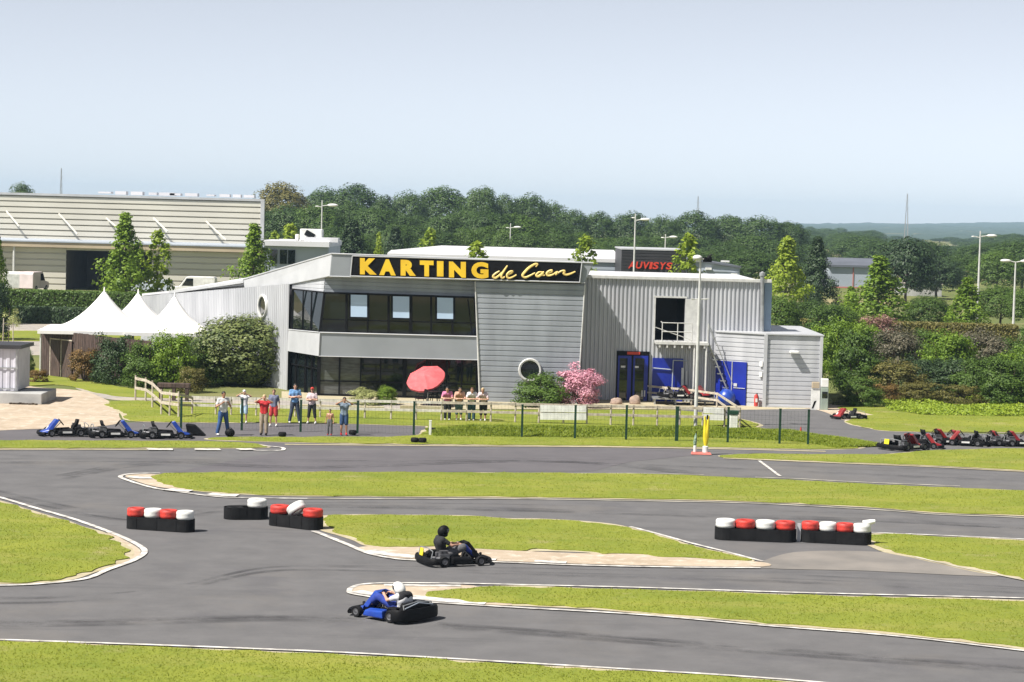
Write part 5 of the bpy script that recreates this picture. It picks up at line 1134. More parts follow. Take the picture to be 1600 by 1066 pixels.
# ================================================================= KARTS
def kart(label, main='blue2', fair='white', pod='black', plate=None, group=None, tall_rear=False):
    e = empty('go_kart', (0, 0, 0), 0, label, 'go-kart', group); B = lambda mb, n, m, par=e, **k: mb.build(n, M[m], par, local=True, **k)
    mb = MB(); mb.box((.05, 0, .075), (1.25, .52, .02))
    for s in (-1, 1): mb.tube([(-.72, s * .27, .1), (-.1, s * .34, .09), (.5, s * .26, .1), (.78, s * .2, .11)], .017, 8)
    for x in (-.55, .1, .48): mb.tube([(x, -.34, .09), (x, .34, .09)], .016, 8)
    mb.tube([(-.52, -.56, .14), (-.52, .56, .14)], .022, 8); B(mb, 'chassis', 'black')
    # front and rear bumpers
    def bar(path, h0, h1, o0, nm):
        oc = catmull(path, 5); mb = MB(); vs = []; N = len(oc)
        for i, p in enumerate(oc):
            t = (oc[min(i + 1, N - 1)] - oc[max(i - 1, 0)]).normalized(); nn = Vector((t.y, -t.x)); nn = nn if nn.dot(p) > 0 else -nn
            for o_, z in ((-o0, h0), (o0 * .9, h0), (o0 * 1.2, h0 + .05), (o0 * 1.1, h1 - .05), (o0 * .5, h1), (-o0, h1 - .01)): vs.append(Vector((*(p + nn * o_), z)))
        fs = [(i * 6 + k, (i + 1) * 6 + k, (i + 1) * 6 + (k + 1) % 6, i * 6 + (k + 1) % 6) for i in range(N - 1) for k in range(6)] + [tuple(range(6)), tuple(range((N - 1) * 6, N * 6))]
        mb.add(vs, fs); bmx = B(mb, nm, 'black', smooth=True)
    hr = .34 if tall_rear else .24
    bar([(.80, -.58), (.90, -.42), (.97, -.2), (.97, .2), (.90, .42), (.80, .58)], .06, .17, .045, 'front_bumper')
    bar([(-.62, -.68), (-.80, -.66), (-.90, -.5), (-.93, -.2), (-.93, .2), (-.90, .5), (-.80, .66), (-.62, .68)], .07, hr, .05, 'rear_bumper')
    if tall_rear:
        mb = MB(); mb.hexa([(-.86, -.52, .12), (-.60, -.52, .12), (-.60, .52, .12), (-.86, .52, .12), (-.84, -.44, .42), (-.64, -.42, .46), (-.64, .42, .46), (-.84, .44, .42)]); ec = B(mb, 'engine_cover', 'black', bevel=.04)
        mb = MB(); mb.tube([(-.86, -.50, .36), (-.84, 0, .445), (-.86, .50, .36)], .014, 6); mb.build('stripe', M['bluegrey'], ec, local=True)
    for s in (-1, 1):
        mb = MB(); pts = [(-.27, s * .40, .07), (.34, s * .40, .07), (.36, s * .63, .07), (-.30, s * .66, .07), (-.25, s * .42, .27), (.28, s * .42, .25), (.30, s * .62, .21), (-.28, s * .66, .25)]
        if s < 0: pts = [pts[i] for i in (3, 2, 1, 0, 7, 6, 5, 4)]
        mb.hexa(pts); B(mb, 'side_pod', pod, bevel=.03)
    # nose and front panel
    mb = MB(); mb.hexa([(.62, -.34, .12), (.97, -.2, .1), (.97, .2, .1), (.62, .34, .12), (.60, -.30, .25), (.90, -.17, .16), (.90, .17, .16), (.60, .30, .25)]); B(mb, 'nose', main, bevel=.03)
    mb = MB(); mb.hexa([(.50, -.27, .2), (.72, -.24, .18), (.72, .24, .18), (.50, .27, .2), (.22, -.23, .58), (.36, -.20, .62), (.36, .20, .62), (.22, .23, .58)]); fp = B(mb, 'front_panel', main, bevel=.02)
    mb = MB(); mb.hexa([(.60, -.21, .25), (.68, -.205, .24), (.68, -.08, .24), (.60, -.08, .25), (.35, -.175, .55), (.392, -.172, .56), (.392, -.06, .56), (.35, -.06, .55)]); mb.build('stripe', M[fair], fp, local=True)
    for s in ((-1, 1) if pod == 'black' and main != 'black' else ()): mb = MB(); mb.box((.0, s * .665, .17), (.34, .012, .07), rot=Matrix.Rotation(0, 3, 'X')); B(mb, 'pod_sticker', fair if main != 'black' else 'asphalt')
    mb = MB(); mb.box((-.48, -.30, .30), (.34, .10, .16)); B(mb, 'engine_guard', 'darksteel', bevel=.02)
    # steering
    mb = MB(); q = Matrix.Rotation(R(-52), 3, 'Y'); t = MB(); ring = [(.15 + .014 * math.cos(a), .014 * math.sin(a)) for a in [2 * PI * k / 8 for k in range(8)]]
    t.lathe(ring, (0, 0, 0), n=20, closed=True); t.box((0, 0, 0), (.28, .03, .012)); t.box((-.07, 0, 0), (.15, .03, .012)); mb.add([q @ v + Vector((.14, 0, .50)) for v in t.v], t.f); sw = B(mb, 'steering_wheel', 'black', smooth=False)
    mb = MB(); mb.tube([(.15, 0, .49), (.50, 0, .14)], .014, 6); B(mb, 'steering_column', 'steel')
    # seat shell
    mb = MB(); prof = [(.12, .13), (-.05, .11), (-.25, .12), (-.36, .18), (-.43, .32), (-.49, .47), (-.52, .60)]; nn = 9; vs = []
    for i, (x, z) in enumerate(prof):
        wd = .20 - .03 * (i / 6); lift = .13 if i < 4 else .10
        for k in range(nn):
            u = k / (nn - 1) * 2 - 1; vs.append((x + (abs(u) ** 3) * (.10 if i >= 3 else 0), u * wd, z + (abs(u) ** 3) * (lift if i < 5 else .0)))
    fs = [(i * nn + k, i * nn + k + 1, (i + 1) * nn + k + 1, (i + 1) * nn + k) for i in range(6) for k in range(nn - 1)]
    mb.add(vs, fs); o = B(mb, 'seat', 'black', smooth=True); sm = o.modifiers.new('thick', 'SOLIDIFY'); sm.thickness = .02
    # engine, tank, exhaust
    mb = MB(); mb.box((-.45, -.40, .24), (.28, .22, .2)); mb.tube([(-.45, -.40, .30), (-.45, -.40, .42)], .085, 10)
    for k in range(5): mb.box((-.45, -.40, .34 + k * .02), (.22, .2, .007))
    mb.tube([(-.35, -.48, .22), (-.6, -.5, .22), (-.8, -.4, .24)], .045, 8); B(mb, 'engine', 'darksteel', bevel=.008)
    mb = MB(); mb.box((-.45, .40, .25), (.26, .2, .18)); B(mb, 'fuel_tank', 'black', bevel=.03)
    mb = MB(); mb.tube([(-.85, -.5, .2), (-.80, -.5, .42), (-.78, 0, .46), (-.80, .5, .42), (-.85, .5, .2)], .016, 6); B(mb, 'rear_hoop', 'steel')
    for x, y, r, w_ in ((.57, .56, .135, .14), (.57, -.56, .135, .14), (-.50, .55, .145, .21), (-.50, -.55, .145, .21)):
        mb = MB(); mb.lathe([(r * .52, -w_ / 2 + .01), (r * .9, -w_ / 2), (r, -w_ / 2 + .025), (r, w_ / 2 - .025), (r * .9, w_ / 2), (r * .52, w_ / 2 - .01)], (x, y, r), 'y', 20, True); wh_ = B(mb, 'wheel', 'rubber', smooth=True)
        mb = MB(); sgn = 1 if y > 0 else -1; mb.lathe([(.001, sgn * (w_ / 2 - .05)), (r * .3, sgn * (w_ / 2 - .05)), (r * .34, sgn * (w_ / 2 - .015)), (r * .12, sgn * (w_ / 2 - .005)), (.001, sgn * (w_ / 2 - .005))], (x, y, r), 'y', 14)
        mb.lathe([(r * .34, -w_ / 2 + .012), (r * .54, -w_ / 2 + .004), (r * .54, w_ / 2 - .004), (r * .34, w_ / 2 - .012)], (x, y, r), 'y', 14); mb.build('rim', M['darksteel'], wh_, local=True, smooth=True)
    if plate:
        mb = MB(); mb.box((-.90, .12, .34), (.02, .24, .2), rot=Matrix.Rotation(.15, 3, 'Y')); pl_ = B(mb, 'number_plate', plate)
    return e
def put(o, px, py, rz, sc_=1.0, z=.02):
    g_ = G(px, py); o.location = (g_.x, g_.y, z); o.rotation_euler = (0, 0, rz); o.scale = (sc_,) * 3; return o
k1 = kart('blue kart cornering in the foreground, driver with white helmet aboard', 'blue2', 'white', 'blue2', tall_rear=True)
put(k1, 611, 965, R(142), .93, .01)
k2 = kart('black kart heading right beside the sand strip, yellow mark at its rear', 'black', 'white', 'black', 'yellow')
put(k2, 709, 881, R(22), .93, .01)
# parked blue karts, left
kb = kart('parked blue and white kart, first from the left by the dirt path', 'blue2', 'white', 'black', group='blue karts parked on the pit lane')
put(kb, 101, 681, R(200), 1.03)
for px, py, rz, lb in ((178, 683, R(15), 'parked blue and white kart, middle one of the three on the left'), (258, 684.5, R(10), 'parked blue kart standing in front of the first green fence post')):
    c_ = copy_tree(kb); put(c_, px, py, rz, 1.03); tag(c_, lb)
mb = MB(); g_ = G(304, 681); mb.hexa([Vector(v) + Vector((g_.x, g_.y, .02)) for v in ((-.25, -.2, 0), (.45, -.2, 0), (.45, .2, 0), (-.25, .2, 0), (-.35, -.2, .45), (.0, -.18, .42), (.0, .18, .42), (-.35, .2, .45))]); o = mb.build('seat_shell', M['black'], bevel=.05); tag(o, 'loose black kart bodywork piece standing right of the blue karts', 'kart part')
# red karts, right
kr = kart('parked kart with yellow rear plate, leftmost of the red row', 'kartred', 'white', 'black', 'yellow', group='red karts parked at the right')
put(kr, 1412, 703, R(40), 1.0)
for px, py, rz, lb in ((1437, 700, R(-10), 'red and black kart half hidden behind the yellow-plated one'), (1478, 694.5, R(5), 'red kart third from the left in the right-hand row'), (1540, 695.5, R(8), 'red and white kart fourth in the right-hand row'), (1592, 697, R(5), 'red and white kart cut by the right edge of the photo'), (1455, 693, R(20), 'dark red kart tucked behind the row, second place'), (1508, 696, R(170), 'red and black kart turned the other way in the middle of the row'), (1568, 696, R(12), 'red kart last but one before the right edge')):
    c_ = copy_tree(kr); put(c_, px, py, rz, .95); tag(c_, lb)
    for ch in list(c_.children):
        if ch.name.startswith('number_plate'): bpy.data.objects.remove(ch)
km = copy_tree(kr); put(km, 1325, 655, R(200), .8); tag(km, 'small dark red kart alone at the edge of the far lawn'); del km['group']
for ch in list(km.children):
    if ch.name.startswith('number_plate'): bpy.data.objects.remove(ch)
for px, py, rz, lb in ((1058, 633, R(10), 'red kart in the clutter before the blue garage door'), (1082, 632, R(-25), 'red kart at the right end of the clutter by the ramp')):
    c_ = copy_tree(kr); put(c_, px, py, rz, .95, .35); tag(c_, lb, group='red karts on the stand by the entrance')
    for ch in list(c_.children):
        if ch.name.startswith('number_plate'): bpy.data.objects.remove(ch)
mb = MB(); p_ = G(1070, 632); mb.box((p_.x, p_.y, .30), (3.2, 1.5, .06))
for x in (-1.5, -.5, .5, 1.5): mb.box((p_.x + x, p_.y - .6, .14), (.08, .08, .27)); mb.box((p_.x + x, p_.y + .6, .14), (.08, .08, .27))
o = mb.build('kart_stand', M['steel']); tag(o, 'low steel stand carrying red karts before the garage door', 'stand')

# ================================================================= PEOPLE
def remeshed(mb, vox, sm=3):
    me = bpy.data.meshes.new('tmp'); me.from_pydata(mb.v, [], mb.f); ob = bpy.data.objects.new('tmp', me); COL.objects.link(ob)
    r_ = ob.modifiers.new('r', 'REMESH'); r_.mode = 'VOXEL'; r_.voxel_size = vox
    s_ = ob.modifiers.new('s', 'SMOOTH'); s_.factor = .5; s_.iterations = sm
    dg = bpy.context.evaluated_depsgraph_get(); out = bpy.data.meshes.new_from_object(ob.evaluated_get(dg)); bpy.data.objects.remove(ob); bpy.data.meshes.remove(me)
    res = MB(); res.v = [v.co.copy() for v in out.vertices]; res.f = [tuple(p.vertices) for p in out.polygons]; res.mi = [0] * len(res.f); bpy.data.meshes.remove(out); return res
V3 = Vector
def lerp(a, b, t): return V3(a).lerp(V3(b), t)
def person(loc, rz, H, label, top, bottom, hair='hairdark', pose='down', legs='long', sleeve='short', skin='skin', shoes='white', helmet=None, hat=None, J=None, shirtless=False, hairlong=False, stance=.1, female=False, sc3=None):
    s = H / 1.75
    e = empty('person', loc, rz, label, 'person'); e.scale = (s, s, s)
    w_ = .165 if female else .185
    j = dict(pel=(0, 0, .95), wai=(0, 0, 1.10), che=(0, 0, 1.32), nec=(0, 0, 1.46), hea=(0, -.02, 1.62), sh=[(-w_, 0, 1.41), (w_, 0, 1.41)], hip=[(-.09, 0, .92), (.09, 0, .92)],
             kn=[(-.1 - stance * .4, -.03, .50), (.1 + stance * .4, -.02, .50)], an=[(-.1 - stance, .02, .09), (.1 + stance, .0, .09)], face=(0, -1, 0))
    if pose == 'down': j.update(el=[(-.26, .03, 1.14), (.26, .03, 1.14)], wr=[(-.27, -.06, .90), (.27, -.06, .90)])
    if pose == 'chest': j.update(el=[(-.30, -.02, 1.13), (.30, -.02, 1.13)], wr=[(-.13, -.24, 1.30), (.13, -.24, 1.30)])
    if pose == 'face': j.update(el=[(-.38, -.12, 1.42), (.38, -.12, 1.42)], wr=[(-.12, -.26, 1.57), (.12, -.26, 1.57)])
    if pose == 'crossed': j.update(el=[(-.27, -.08, 1.14), (.27, -.08, 1.14)], wr=[(.10, -.24, 1.20), (-.10, -.23, 1.14)])
    if pose == 'lean': j.update(wai=(0, -.08, 1.08), che=(0, -.24, 1.24), nec=(0, -.34, 1.34), hea=(0, -.42, 1.48), sh=[(-w_, -.28, 1.30), (w_, -.28, 1.30)], el=[(-.26, -.42, 1.06), (.26, -.42, 1.06)], wr=[(.04, -.56, 1.07), (-.05, -.52, 1.05)], kn=[(-.1, -.02, .5), (.1, .02, .5)])
    if J: j.update(J)
    mb = MB(); n_ = 10
    pel, wai, che, nec, hea = (V3(j[k]) for k in ('pel', 'wai', 'che', 'nec', 'hea')); fc = V3(j['face']).normalized(); side = V3((0, 0, 1)).cross(fc).normalized()
    def torso(mb, g_=0.0, lo=True):
        if lo:
            for sg in (-1, 1): mb.cone(pel + side * .06 * sg, wai + side * .055 * sg, .105 + g_, .10 + g_)
        for sg in (-1, 1): mb.cone(wai + side * .055 * sg, che + side * .085 * sg, .10 + g_, .115 + g_); mb.cone(che + side * .06 * sg, nec + side * .06 * sg - V3((0, 0, .06)), .11 + g_, .07 + g_)
        for q in j['sh']: mb.cone(V3(q), che.lerp(nec, .5), .062 + g_, .08 + g_)
    torso(mb)
    mb.cone(nec - V3((0, 0, .05)), hea - V3((0, 0, .05)), .055, .055)
    up = (hea - nec).normalized(); up = (up + V3((0, 0, 1))).normalized(); rot = Matrix((fc, side, up)).transposed()
    mb.ball(hea + up * .015, (.095, .075, .105), 14, 10, rot); mb.ball(hea - up * .06 + fc * .025, (.06, .052, .06), 10, 8, rot)
    mb.cone(hea + fc * .085 - up * .0, hea + fc * .108 - up * .025, .011, .016, 8)
    for sg in (-1, 1): mb.ball(hea + side * .076 * sg, (.02, .012, .03), 8, 6, rot)
    for i in (0, 1):
        mb.cone(j['sh'][i], j['el'][i], .052, .040); mb.cone(j['el'][i], j['wr'][i], .041, .026)
        mb.cone(j['hip'][i], j['kn'][i], .088, .056); mb.cone(j['kn'][i], lerp(j['kn'][i], j['an'][i], .35), .054, .056); mb.cone(lerp(j['kn'][i], j['an'][i], .35), j['an'][i], .056, .036)
        tz = V3(j['toe'][i]) if 'toe' in j else V3(j['an'][i]) + V3((0, -.15, -.055)); mb.cone(V3(j['an'][i]) + V3((0, .02, -.05)), tz, .036, .03)
        wr = V3(j['wr'][i]); d = (wr - V3(j['el'][i])).normalized(); mb.cone(wr, wr + d * .07, .026, .036)
    body = remeshed(mb, .017, 3)
    for i in (0, 1):   # fingers and thumb
        wr = V3(j['wr'][i]); d = (wr - V3(j['el'][i])).normalized(); sg = -1 if i == 0 else 1
        a = d.cross(V3((0, 0, 1))); a = a.normalized() if a.length > .1 else V3((1, 0, 0)); b = d.cross(a).normalized(); base = wr + d * .085
        for k, L in enumerate((.062, .075, .07, .055)):
            o_ = base + a * (k - 1.5) * .019; body.tube([o_ - d * .03, o_ + d * L * .5, o_ + d * L * .8 + b * L * .35], [.010, .009, .007], 6)
        t0 = wr + d * .03 + a * .028; body.tube([t0, t0 + a * .03 + d * .02, t0 + a * .04 + d * .055], [.011, .010, .008], 6)
    nb = len(body.f)
    if not helmet:
        for sg in (-1, 1): body.cm = 1; body.ball(hea + fc * .088 + side * .032 * sg + up * .012, .010, 6, 5)
        body.cm = 2; body.ball(hea + fc * .082 - up * .055, (.008, .022, .006), 6, 4, rot)
    body.build('body', [M[skin], M['eye'], M['lip']], e, local=True, smooth=True)
    B = lambda mb, n, m, vox=.02, par=e: remeshed(mb, vox, 3).build(n, M[m], par, local=True, smooth=True)
    if not shirtless:
        mb = MB(); torso(mb, .02); SL = dict(short=.62, long=1.0, none=.12)[sleeve]
        for i in (0, 1):
            mb.cone(j['sh'][i], lerp(j['sh'][i], j['el'][i], min(SL * 1.0, 1)), .072, .060)
            if sleeve == 'long': mb.cone(j['el'][i], lerp(j['el'][i], j['wr'][i], .95), .055, .042)
        B(mb, 'shirt', top)
    mb = MB()
    for sg in (-1, 1): mb.cone(pel + side * .06 * sg + V3((0, 0, .06)), pel + side * .05 * sg - V3((0, 0, .04)), .118, .115)
    for i in (0, 1):
        k_ = dict(long=1, capri=.5, shorts=-.1, short=-.5, skirt=-.2)[legs]; g_ = .015 if legs != 'skirt' else .03
        hp_, kn_, an_ = j['hip'][i], j['kn'][i], j['an'][i]
        if k_ >= 0: mb.cone(hp_, kn_, .100 + g_, .068 + g_); mb.cone(kn_, lerp(kn_, an_, .4), .068 + g_, .066 + g_) if k_ > .4 else None; (mb.cone(lerp(kn_, an_, .4), lerp(kn_, an_, .95), .066 + g_, .06 + g_) if k_ == 1 else None)
        else: mb.cone(hp_, lerp(hp_, kn_, 1 + k_), .102 + g_, .085 + g_)
    B(mb, 'skirt' if legs == 'skirt' else ('trousers' if legs in ('long', 'capri') else 'shorts'), bottom)
    for i in (0, 1):
        tz = V3(j['toe'][i]) if 'toe' in j else V3(j['an'][i]) + V3((0, -.16, -.055)); a_ = V3(j['an'][i]) + V3((0, .03, -.045)); mb = MB(); mb.cone(a_, tz, .045, .040); mb.cone(V3(j['an'][i]) + V3((0, .0, .01)), a_, .042, .045); B(mb, 'shoe', shoes, .016)
    if helmet:
        mb = MB(); mb.ball(hea + up * .01, (.15, .13, .15), 20, 14, rot); mb.cone(hea - up * .08 + fc * .07, hea - up * .09 + fc * .10, .07, .05); h_ = B(mb, 'helmet', helmet, .014)
        mb = MB(); vs = []; n1, n2 = 12, 4
        for a in range(n1 + 1):
            for b in range(n2 + 1):
                t_ = R(-75 + 150 * a / n1); f_ = R(-8 + 34 * b / n2); vs.append(hea + up * .01 + (fc * math.cos(t_) * math.cos(f_) * .158 + side * math.sin(t_) * math.cos(f_) * .138 + up * math.sin(f_) * .155))
        mb.add(vs, [(a * 5 + b, (a + 1) * 5 + b, (a + 1) * 5 + b + 1, a * 5 + b + 1) for a in range(n1) for b in range(n2)]); mb.build('visor', M['glass'], h_, local=True, smooth=True)
    else:
        mb = MB(); mb.ball(hea + up * .035 - fc * .014, (.102, .086, .098), 14, 10, rot)
        if hairlong: mb.cone(hea - fc * .05, hea - fc * .075 - up * .16, .075, .05)
        B(mb, 'hair', hair, .016)
        if hat:
            mb = MB(); mb.ball(hea + up * .06, (.105, .092, .085), 14, 10, rot); mb.cone(hea + up * .065 + fc * .08, hea + up * .06 + fc * .15, .035, .03); B(mb, 'cap', hat, .014)
    return e
def stand(px, py, hpx, rz, label, **k):
    rz += R(random.uniform(-22, 22))
    g_ = G(px, py); H = hpx / (FPX / g_.y); return person((g_.x, g_.y, k.pop('z', .03)), rz, H, label, **k)
stand(348, 681, 69, R(8), 'man in white t-shirt and blue jeans holding hands at his chest, left of all spectators', top='c_white', bottom='c_jeans', pose='chest', skin='tanskin', stance=.13)
stand(381, 662, 52, R(0), 'person in white top and pale blue shorts with raised elbows behind a green post', top='c_white', bottom='c_ltblue', pose='face', legs='shorts', hair='hairblond', hat='white', stance=.03)
stand(412, 681, 64, R(5), 'blond person in red t-shirt with both arms raised to the face', top='c_red', bottom='c_khaki', pose='face', hair='hairblond', shoes='black', stance=.01)
stand(427, 667, 58, R(-15), 'person in grey-blue top and bright red shorts half behind the red t-shirt', top='c_greyblue', bottom='c_coral', legs='shorts', pose='down', hair='hairbrown', stance=.05, female=True)
stand(460, 662, 62, R(0), 'man in blue polo shirt with folded arms and dark jeans', top='c_bluepolo', bottom='c_dkjeans', pose='crossed', stance=.12)
stand(487, 663, 57, R(-5), 'person in pale pink shirt and red cap with folded arms and black capri trousers', top='c_pinkwhite', bottom='c_black', pose='crossed', legs='capri', hat='red', stance=.09, female=True)
stand(515, 681, 41, R(10), 'small child with bare tanned chest and grey trousers', top='c_grey', bottom='c_grey', pose='down', legs='long', shirtless=True, skin='tanskin', shoes='c_coral', stance=.02)
stand(537, 681, 60, R(-5), 'boy in grey-blue t-shirt and denim shorts with hands at his eyes', top='c_bluegrey', bottom='c_denim', pose='face', legs='shorts', skin='tanskin', shoes='c_red', stance=.02)
for px, lb, k_ in ((699, 'woman in pink top and long black skirt leaning on the fence rail', dict(top='c_pink', bottom='c_black', legs='long')), (717, 'woman in peach top and greenish capri jeans leaning on the rail', dict(top='c_peach', bottom='c_greenjean', legs='capri', hairlong=True)),
       (737, 'person in black and white top and teal jeans leaning at the middle post', dict(top='c_white', bottom='c_teal', legs='long', hair='hairbrown', hairlong=True)), (755, 'person in dark top and black capri trousers leaning at the right end', dict(top='c_pinkwhite', bottom='c_black', legs='capri', hair='hairblond'))):
    g_ = P(px, 640, 99.58); person((g_.x, 99.62, .0), R(random.uniform(-8, 8)), 1.62, lb, pose='lean', female=True, stance=.0, **k_)
# drivers
DJ = dict(pel=(-.30, 0, .24), wai=(-.36, 0, .40), che=(-.40, 0, .60), nec=(-.38, 0, .74), hea=(-.33, 0, .90), sh=[(-.38, -.18, .69), (-.38, .18, .69)], hip=[(-.24, -.1, .24), (-.24, .1, .24)],
          el=[(-.16, -.27, .50), (-.16, .27, .50)], wr=[(.07, -.15, .50), (.07, .15, .50)], kn=[(.22, -.20, .46), (.22, .20, .46)], an=[(.56, -.16, .18), (.56, .16, .18)], toe=[(.66, -.16, .26), (.66, .16, .26)], face=(1, 0, -.05))
DJ1 = dict(DJ); DJ1.update(wai=(-.36, 0, .32), che=(-.38, 0, .44), nec=(-.31, 0, .54), hea=(-.22, 0, .655), sh=[(-.34, -.18, .51), (-.34, .18, .51)], el=[(-.12, -.28, .42), (-.12, .28, .42)])
DJ2 = dict(DJ); DJ2.update(che=(-.40, 0, .56), nec=(-.37, 0, .69), hea=(-.31, 0, .83), sh=[(-.38, -.18, .64), (-.38, .18, .64)])
for kk, lb, a_ in ((k1, 'driver in white helmet, white top and blue trousers seated in the blue kart', dict(top='c_white', bottom='c_blueovr', helmet='white', sleeve='short', legs='capri')),
                   (k2, 'driver in black helmet, black jacket and blue leg pads seated in the black kart', dict(top='c_black', bottom='c_grey', helmet='black', sleeve='short', legs='shorts', skin='skin'))):
    p = person(kk.location, kk.rotation_euler.z, 1.75, lb, J=DJ1 if kk is k1 else DJ2, pose='x', shoes='black', **a_); p.scale = (1.0, 1.0, 1.0)
    if kk is k2:
        for i, s_ in enumerate((-1, 1)):
            mb = MB(); mb.cone((.20, s_ * .20, .46), (.50, s_ * .165, .22), .068, .055); remeshed(mb, .016).build('shin_guard', M['c_blueovr'], p, local=True, smooth=True)
    else:
        mb = MB(); mb.cone((-.37, -.11, .49), (-.37, .11, .49), .125, .125); mb.cone((-.37, 0, .50), (-.32, 0, .56), .12, .09); remeshed(mb, .02).build('neck_brace', M['c_black'], p, local=True, smooth=True)

# ================================================================= TYRE BARRIERS
def barrier(ax, ay, bx_, by_, cols, label, gone=(), tilt=None, strip=False, spout=False, tops=None):
    a, b = G(ax, ay), G(bx_, by_); n_ = len(cols); d = (b - a).normalized(); L = (b - a).length; ang = math.atan2(d.y, d.x); c = (a + b) / 2
    e = empty('tyre_barrier', (c.x, c.y, .015), ang, label, 'tyre barrier', 'red and white tyre barriers on the track'); r = L / max(1, (n_ - 1)) / 2 if n_ > 1 else .27; r = min(.285, max(.25, r)); xs = [-L / 2 + L * i / (n_ - 1) for i in range(n_)] if n_ > 1 else [0]
    hb = .34
    # black belt wrapped round the row
    mb = MB(); oc = []; hl_ = L / 2
    for k in range(13): t = -PI / 2 + PI * k / 12; oc.append((hl_ + math.cos(t) * (r + .02), math.sin(t) * (r + .02)))
    for k in range(13): t = PI / 2 + PI * k / 12; oc.append((-hl_ + math.cos(t) * (r + .02), math.sin(t) * (r + .02)))
    N = len(oc); vs = []
    for x, y in oc:
        wv = .006 * noise.noise(Vector((x * 5, y * 5, 1)))
        q = 1 + wv; vs += [(x * q, y * q, 0), (x * q, y * q, hb), (x * q * .98, y * .95, hb), (x * q * .98, y * .95, 0)]
    mb.add(vs, [(i * 4 + k, ((i + 1) % N) * 4 + k, ((i + 1) % N) * 4 + k + 1, i * 4 + k + 1) for i in range(N) for k in range(3)]); mb.build('belt', M['rubber'], e, local=True)
    mb = MB(); [mb.box((x, -(r + .022), hb * .5), (.012, .01, hb * .9)) for x in [xs[0] + .12, xs[-1] - .15, 0]]; mb.build('belt_seam', M['black'], e, local=True)
    for i, cname in enumerate(cols):
        def tyre(z, h, rr, m, name='tyre', par=e, c0=None, rot=None):
            prof = [(rr * .45, .03), (rr * .55, 0), (rr * .90, 0), (rr * .99, h * .14), (rr, h * .35), (rr * .975, h * .5), (rr, h * .65), (rr * .98, h * .86), (rr * .88, h), (rr * .5, h * .99), (rr * .42, h * .9)]
            t = MB(); t.lathe(prof, (0, 0, 0), n=26); mb = MB(); q = rot if rot is not None else Matrix.Identity(3); c_ = V3(c0) if c0 is not None else V3((xs[i], 0, z)); mb.add([q @ v + c_ for v in t.v], t.f)
            return mb.build(name, M[m], par, local=True, smooth=True)
        tyre(0.0, .165, r * .95, 'rubber'); tyre(.17, .165, r * .95, 'rubber')
        if cname is None: continue
        jx = random.uniform(-.015, .015)
        if tilt == i: tyre(0, .23, r * .98, cname, c0=(xs[i] + .03, .06, .42), rot=Matrix.Rotation(R(-38), 3, 'Y'))
        else: tyre(.338, .225, r * 1.0, cname, c0=(xs[i] + jx, 0, .338))
    if strip: mb = MB(); mb.box((-hl_ - r - .07, -.1, .25), (.09, .03, .52)); mb.build('white_strip', M['trim'], e, local=True)
    if spout: mb = MB(); mb.tube([(hl_ + .05, 0, .56), (hl_ + .25, -.02, .64), (hl_ + .36, -.02, .66)], [.11, .07, .05], 8); mb.build('tarp_knot', M['white'], e, local=True, smooth=True)
    return e
barrier(213, 826, 289, 831, ['red', 'white', 'red', 'white'], 'four-stack tyre barrier standing alone at far left, red then white')
barrier(366, 811, 402, 811, [None, 'white'], 'short black barrier with a single white tyre on top'); 
barrier(437, 821, 488, 827, ['red', 'white', 'red'], 'barrier of two red tyres with a tilted white one between', tilt=1)
barrier(1133, 843, 1227, 846.5, ['white', 'red', 'white', 'red'], 'four-stack barrier starting with white, left one of the right-hand pair')
barrier(1266, 847, 1346, 851, ['red', 'white', 'red', 'white'], 'four-stack barrier starting with red and ending in a white knotted tyre', strip=True, spout=True)
# small black tyres in the grass
def small_tyres(px, py, n_, label):
    g_ = G(px, py); e = empty('loose_tyre', (g_.x, g_.y, .05), 0, label, 'tyre')
    for k in range(n_): mb = MB(); mb.lathe([(.07, .02), (.13, 0), (.16, .04), (.16, .13), (.13, .17), (.07, .15)], (k * .30 - (n_ - 1) * .15, 0, 0), n=18, closed=True); mb.build('tyre', M['rubber'], e, local=True, smooth=True)
small_tyres(441, 684, 1, 'single small black tyre on the grass between red shirt and blue polo'); small_tyres(654, 693, 2, 'pair of small black tyres lying in the grass strip')
small_tyres(551, 681, 1, 'small black tyre near the feet of the boy'); small_tyres(675, 677, 1, 'small black tyre at the left end of the grass bank')
mb = MB(); g_ = G(359, 683); mb.ball((g_.x, g_.y, .17), (.2, .14, .17), 12, 8); mb.tube([(g_.x - .1, g_.y, .3), (g_.x, g_.y, .4), (g_.x + .1, g_.y, .3)], .012, 6); o = mb.build('bag', M['black'], smooth=True); tag(o, 'black bag on the ground at the feet of the man in jeans', 'bag')
mb = MB(); g_ = G(672, 681); mb.box((g_.x, g_.y, .3), (.1, .08, .6)); mb.box((g_.x, g_.y, .61), (.12, .1, .03)); o = mb.build('marker_post', M['white'], bevel=.01); tag(o, 'short white marker post at the left end of the grass bank', 'post')
